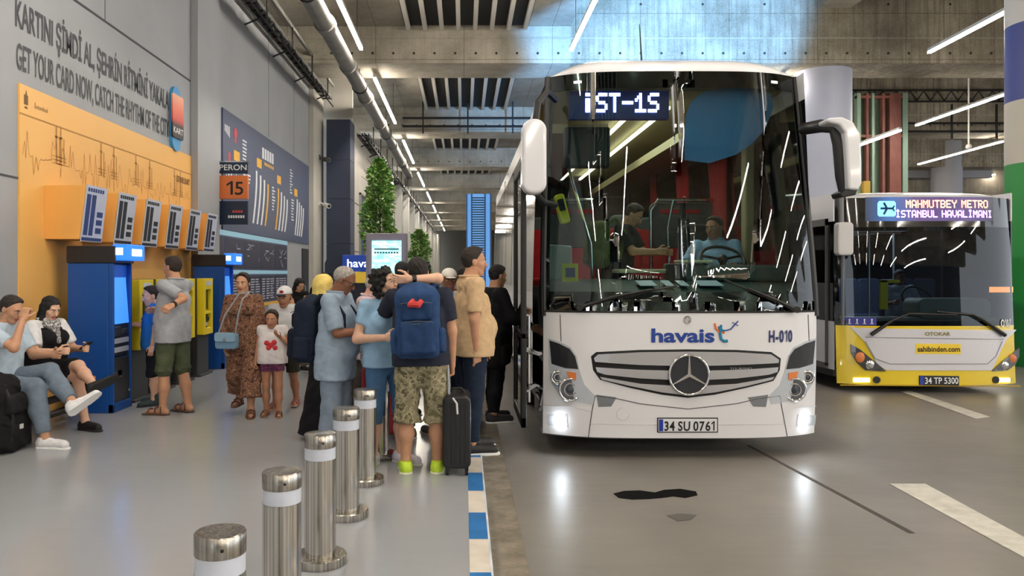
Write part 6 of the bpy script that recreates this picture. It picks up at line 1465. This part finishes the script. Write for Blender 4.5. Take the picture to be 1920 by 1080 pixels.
girl = person(-2.08, 8.4, 'small child in white top with red print and purple shorts', 1.17, 4, (186, 134, 106), (44, 32, 26), 'tied', child=True, yaw=-6, armR=((.2, 0, -1), (.1, .2, -.9)), armL=((.4, .1, -.9), (-.5, .55, .5)), legL=(4, 4, 2), legR=(-2, 6, 2), hands=('relaxed', 'grip'),
    clothes=(('shirt', fabric('white top', (226, 220, 220)), {'sleeve': .35, 'hem': -.03, 'loose': .016}), ('shorts', PURPLE, {'to': .42, 'loose': .016})), shoes=('sandal', (110, 76, 54), (150, 110, 80)), extras=(red_print,), h=.0115)
boy = person(-2.07, 8.95, 'boy in white cap and pale t-shirt walking behind the small child', 1.42, -6, (184, 134, 106), (30, 26, 24), 'capped', child=True, armL=((.26, 0, -1), (.05, .1, -1)), armR=((.22, -.05, -1), (0, .2, -1)), legL=(-6, 12, 2), legR=(8, 3, 2),
    clothes=(('shirt', fabric('pale tee', (206, 208, 212)), {'sleeve': .85, 'hem': -.05, 'loose': .02, 'wide': .022}), ('shorts', fabric('olive dark shorts', (58, 58, 50)), {'to': .95, 'loose': .02})), shoes=('sandal', (180, 120, 120), (190, 150, 130)), extras=(cap_on((234, 234, 236), (180, 40, 40)),), h=.0125)
# man at the machines
pol = person(-3.22, 8.55, 'person in grey polo and olive shorts with sandals at the card machines', 1.76, -108, TAN, (44, 34, 28), 'short', yaw=-6, pitch=6, lean=-2, armR=('at', (-3.36, 8.86, 1.22), (-3.5, 8.9, 1.25)), armL=('at', (-3.0, 8.28, 1.43), (-3.06, 8.1, 1.36)), hands=('grip', 'relaxed'), legL=(4, 3, 3), legR=(-5, 5, 3), belly=.01, build=.97,
    clothes=(('shirt', fabric('grey polo', (170, 174, 182)), {'sleeve': .8, 'hem': -.07, 'loose': .016, 'wide': .016, 'collar': 1}), ('shorts', fabric('olive shorts', (84, 92, 70)), {'to': 1.02, 'loose': .024, 'flare': .016})), shoes=('sandal', (100, 70, 56), (90, 66, 54)), extras=(watch_on(1),), h=.012)
person(-3.66, 9.12, 'child in blue t-shirt and black shorts behind the person in grey polo', 1.42, -60, PALE, (26, 22, 20), 'short', child=True, armR=((.15, .4, -.9), (0, 1, .1)), clothes=(('shirt', fabric('bright blue tee', (40, 112, 190)), {'sleeve': .8, 'hem': -.06, 'loose': .02}), ('shorts', fabric('black shorts', (30, 34, 42)), {'to': 1.15, 'loose': .02})), shoes=('boot', (36, 56, 60), (40, 40, 44)), h=.0135)

# seated pair on the bench
SEAT = .46
seatA = person(-4.24, 7.02, 'seated person in grey jeans and white trainers, legs crossed, hand at the mouth', 1.74, 84, TAN, (40, 30, 26), 'short', lean=9, yaw=-2, pitch=12, pz=SEAT + .09, legL=(84, 80, 6), legR=(82, 80, 4), toe=4,
    legabs={1: (v3(.06, -.47, .66), v3(-.1, -.80, .40)), -1: (v3(-.12, -.46, .54), v3(-.12, -.55, .085))},
    armR=((.05, .75, -.45), (-.3, .12, 1)), armL=((.12, .5, -1), (-.35, 1, .05)), hands=('relaxed', 'grip'),
    clothes=(('shirt', fabric('pale blue tee', (180, 198, 214)), {'sleeve': .75, 'hem': -.03, 'loose': .018}), ('pants', JEANS, {'loose': .014, 'to': 1.88})), shoes=('trainer', (232, 232, 236), (240, 240, 242)), h=.0125)
scf = pattern('scarf print', [(0, (210, 208, 206)), (.45, (60, 60, 66)), (.55, (190, 188, 188)), (.65, (40, 40, 44))], 44, 'n')
def neck_scarf(J):
    U = J['U']; V, F = blob([('c', U(-.03, -.035, .3), U(.03, -.035, .3), .05, .05), ('c', U(0, -.06, .29), U(.01, -.085, .2), .05, .03)], .012, .03, noise=.006); J['part']('neck_scarf', (V, F), scf)
def collar_vest(J): pass
seatB = person(-4.22, 7.78, 'seated person with long black hair, white blouse and black waistcoat, looking at a phone', 1.66, 70, PALE, (16, 14, 16), 'long', female=True, lean=4, yaw=-4, pitch=18, pz=SEAT + .09, legL=(84, 80, 4), legR=(82, 80, 2), toe=6,
    legabs={1: (v3(-.05, -.5, .64), v3(-.22, -.86, .50)), -1: (v3(-.03, -.46, .54), v3(.03, -.5, .085))},
    armR=((.25, .4, -.9), (-.2, 1, .05)), armL=((.2, .4, -.9), (-.35, 1, .05)), hands=('grip', 'grip'),
    clothes=(('shirt', fabric('white blouse', (226, 226, 230)), {'sleeve': .8, 'hem': 0, 'loose': .012, 'wide': .026, 'collar': 1}), ('shirt', fabric('black waistcoat', (28, 28, 32)), {'sleeve': 0, 'hem': -.01, 'loose': .022, 'neck': .28, 'name': 'waistcoat'}), ('shorts', fabric('black skirt cloth', (24, 24, 28)), {'to': .86, 'loose': .02, 'name': 'skirt'})),
    shoes=('shoe', (26, 24, 26), (30, 30, 30)), extras=(neck_scarf,), h=.0125)
# inside the coach
person(1.64, 8.35, 'passenger in dark t-shirt standing beside the driver inside the coach', 1.66, 62, TAN, (30, 26, 24), 'short', base=.84, lean=14, yaw=4, pitch=20, armL=((.1, .5, -.9), (-.2, 1, -.02)), armR=((.1, .5, -.9), (-.3, 1, .0)), hands=('grip', 'grip'),
    clothes=(('shirt', fabric('dark green tee', (34, 44, 46)), {'sleeve': .8, 'hem': -.06}), ('pants', DENIM, {})), h=.013)
drv = person(2.72, 8.36, 'coach driver in light blue shirt seated behind the steering wheel', 1.74, -28, (178, 130, 106), (34, 28, 24), 'short', base=.84, pz=.66, yaw=-22, pitch=6, legL=(80, 70, 4), legR=(80, 70, 4), armR=((.3, .5, -.7), (.1, 1, .0)), armL=((.2, .4, -.9), (.1, 1, .05)), hands=('relaxed', 'grip'),
    clothes=(('shirt', fabric('driver shirt', (150, 186, 220)), {'sleeve': .85, 'hem': -.03, 'collar': 1, 'wide': .02}), ('pants', DENIM, {})), h=.013)
person(7.0, 12.45, 'bus driver in grey shirt behind the wheel of the yellow city bus', 1.7, -6, (120, 84, 66), (24, 22, 22), 'short', base=.38, pz=.58, legL=(80, 70, 4), legR=(80, 70, 4), armR=((.2, .5, -.8), (0, 1, .1)), armL=((.2, .5, -.8), (0, 1, .1)), hands=('grip', 'grip'), clothes=(('shirt', fabric('grey shirt', (150, 156, 168)), {}), ('pants', DENIM, {})), h=.018)
person(5.75, 12.9, 'passenger in dark clothes standing by the poles inside the yellow bus', 1.6, 30, (150, 110, 90), (24, 22, 22), 'short', base=.38, clothes=(('shirt', fabric('dark green tee', (34, 44, 46)), {}), ('pants', DENIM, {})), h=.02)

# ================================================================ things carried and set down
# green pack of the coach passenger
t = thing('backpack', (1.42, 8.2, 2.0), 'olive green backpack on the passenger inside the coach', 'backpack'); V, F = blob([('b', (0, 0, 0), (.11, .16, .25), .07), ('b', (-.1, 0, -.08), (.05, .12, .13), .04)], .014, .03, noise=.004)
link_mesh('main_compartment', V, F, fabric('pack olive', (74, 92, 50), .2), None, True, t, True)
m = MB(); m.tube([(.06, -.12, .2), (.16, -.14, .27), (.27, -.13, .12), (.2, -.13, -.15)], .022, 8); m.build('strap', fabric('pack olive', (74, 92, 50), .2), t, local=True)
# black suitcase
t = thing('suitcase', (-.055, 6.08, PZ), 'black hard shell suitcase with raised handle beside the beige polo shirt', 'suitcase')
CASE = M('case black', (26, 27, 30), .35, bump=(160, .08))
m = MB(); m.prism(rrect(.215, .56, .05, 6, 0, .335), lambda a, b, d: (a, d, b), -.19, .19); m.build('shell', CASE, t, .02, 3, local=True)
for x in (-.07, -.035, .0, .035, .07): m = MB(); m.box(x - .006, x + .006, -.196, .196, .09, .56); m.build('rib', CASE, t, .003, local=True)
for x in (-.075, .075):
    for y in (-.15, .15):
        m = MB(); m.box(x - .014, x + .014, y - .018, y + .018, .035, .065); w_ = m.build('wheel_bracket', BLACK, t, local=True); m = MB(); m.cyl((x - .012, y, .024), (x + .012, y, .024), .024, n=14); m.build('wheel', RUBBER, w_, local=True)
m = MB(); 
for y in (-.08, .08): m.cyl((-.06, y, .6), (-.075, y, .9), .012, n=8)
m.tube([(-.075, -.085, .895), (-.078, -.06, .915), (-.078, .06, .915), (-.075, .085, .895)], .014, 8); m.build('pull_handle', M('handle steel', (190, 192, 196), .25, .9), t, local=True)
m = MB(); m.tube([(-.03, -.205, .6), (0, -.215, .56), (.005, -.21, .48)], .008, 6); m.build('luggage_tag', M('tag white', (220, 220, 220), .5), t, local=True); m = MB(); m.tube([(-.06, 0, .615), (-.03, 0, .645), (.03, 0, .645), (.06, 0, .615)], .01, 8); m.build('top_grip', BLACK, t, local=True)
# red suitcase, spotted pack and black and white bag in the crowd
t = thing('suitcase', (-.74, 7.25, PZ), 'red suitcase with white handle behind the far steel bollard', 'suitcase')
m = MB(); m.prism(rrect(.42, .62, .06, 6, 0, .37), lambda a, b, d: (a, d, b), -.12, .12); m.build('shell', M('case red', (140, 30, 38), .5, bump=(120, .1)), t, .02, local=True)
m = MB(); m.tube([(-.17, .0, .66), (-.17, 0, .98), (.0, 0, .98), (.0, 0, .66)], .013, 8); m.build('pull_handle', M('tag white', (220, 220, 220), .5), t, local=True)
for x in (-.16, .16): m = MB(); m.cyl((x - .015, 0, .03), (x + .015, 0, .03), .03, n=14); m.build('wheel', RUBBER, t, local=True)
def pack(x, y, z, mat, w_, h_, lab, rot=0, cat='backpack', name='backpack'):
    t = thing(name, (x, y, z), lab, cat, None, rot); V, F = blob([('b', (0, 0, 0), (w_ / 2, .08, h_ / 2), .06), ('e', (0, 0, h_ * .35), (w_ * .42, .075, h_ * .25))], .0125, .03, noise=.006)
    link_mesh('main_compartment', V, F, mat, None, True, t, True); V, F = blob([('b', (0, -.085, -h_ * .16), (w_ * .38, .035, h_ * .24), .03)], .0125, .03, noise=.004); link_mesh('front_pocket', V, F, mat, None, True, t, True)
    m = MB(); m.tube([(-.05, 0, h_ / 2 - .02), (-.04, 0, h_ / 2 + .07), (.04, 0, h_ / 2 + .07), (.05, 0, h_ / 2 - .02)], .011, 8); m.build('handle', BLACK, t, local=True); return t
pack(-.7, 6.98, .93, SPOTS, .26, .36, 'black backpack with bright coloured spots between the old man and the hugging pair', .2)
pack(-.86, 7.0, .98, pattern('white scrawl', [(0, (26, 26, 28)), (.45, (214, 214, 214)), (.52, (26, 26, 28)), (.6, (200, 200, 200))], 40, 'n'), .16, .24, 'small black and white bag left of the spotted backpack', 0, 'bag', 'hand_bag')
pack(.33, 7.75, .95, fabric('bag black', (26, 26, 28)), .3, .42, 'black shoulder bag of the person in black at the coach door', 1.2, 'bag', 'shoulder_bag')
# blue shoulder bag
t = thing('shoulder_bag', (-2.52, 8.22, .98), 'small pale blue shoulder bag held by the person in the patterned dress', 'bag', None, rad(-14))
BBAG = M('bag blue', (112, 150, 178), .5, bump=(120, .1))
m = MB(); m.prism(rrect(.24, .17, .03, 4), lambda a, b, d: (a, d, b), -.04, .04); m.build('body', BBAG, t, .01, local=True)
m = MB(); m.prism(rrect(.245, .1, .03, 4, 0, .04), lambda a, b, d: (a, d, b), -.05, -.04); m.build('flap', M('bag blue light', (140, 176, 200), .5), t, .005, local=True)
m = MB(); m.box(-.015, .015, -.056, -.05, .0, .03); m.build('clasp', CHROME, t, local=True)
m = MB(); m.tube([(-.1, .0, .08), (-.02, .0, .28), (.1, .08, .5), (.19, .16, .52)], .009, 6); m.tube([(.1, .0, .08), (.14, -.02, .26), (.17, .02, .44), (.19, .14, .52)], .009, 6); m.build('strap', M('strap grey', (150, 156, 164), .5), t, local=True)
# phones
for (J, s, lab) in ((seatB, 1, 'dark phone held by the seated person in the black waistcoat'), (wm_, 1, 'phone held by the person with long black hair by the pale wall')):
    q = J['root'] + J['Rw'] @ (J['wr'][s] + (J['wr'][s] - J['el'][s]) * .28 + v3(-.02, -.01, .035))
    t = thing('phone', tuple(q), lab, 'phone', None, J['o'].rotation_euler.z); m = MB(); m.prism(rrect(.075, .15, .012, 3), lambda a, b, d: (a, -b * .8 + d * .2, b * .5 + d), -.004, .004); m.build('case', BLACK, t, local=True)
    m = MB(); m.prism(rrect(.068, .14, .01, 3), lambda a, b, d: (a, -b * .8 + d * .2, b * .5 + d), .0042, .005); m.build('screen', M('phone screen', (70, 80, 96), .1, emit=.3), t, local=True)
# black bag on the floor beside the bench
t = thing('rucksack', (-4.06, 6.72, PZ), 'bulky black rucksack on the floor before the bench at the photo\'s left edge', 'bag')
V, F = blob([('b', (0, 0, .3), (.16, .24, .3), .12), ('b', (.13, .03, .17), (.08, .17, .16), .06), ('e', (.02, 0, .56), (.15, .2, .12))], .0125, .05, noise=.012); link_mesh('main_compartment', V, F, fabric('bag black', (26, 26, 28)), None, True, t, True)
V, F = blob([('b', (.17, -.02, .42), (.05, .13, .09), .045)], .0125, .03, noise=.008); link_mesh('front_pocket', V, F, fabric('bag black soft', (34, 34, 36)), None, True, t, True)
m = MB(); m.tube([(.1, -.1, .62), (.17, -.12, .5), (.2, -.1, .3), (.18, -.1, .1)], .018, 8); m.tube([(0, -.06, .64), (0, 0, .72), (0, .06, .64)], .014, 8); m.build('strap', BLACK, t, local=True)
m = MB(); m.box(.21, .222, -.02, .02, .2, .24); m.build('buckle', M('tag white', (220, 220, 220), .5), t, local=True)
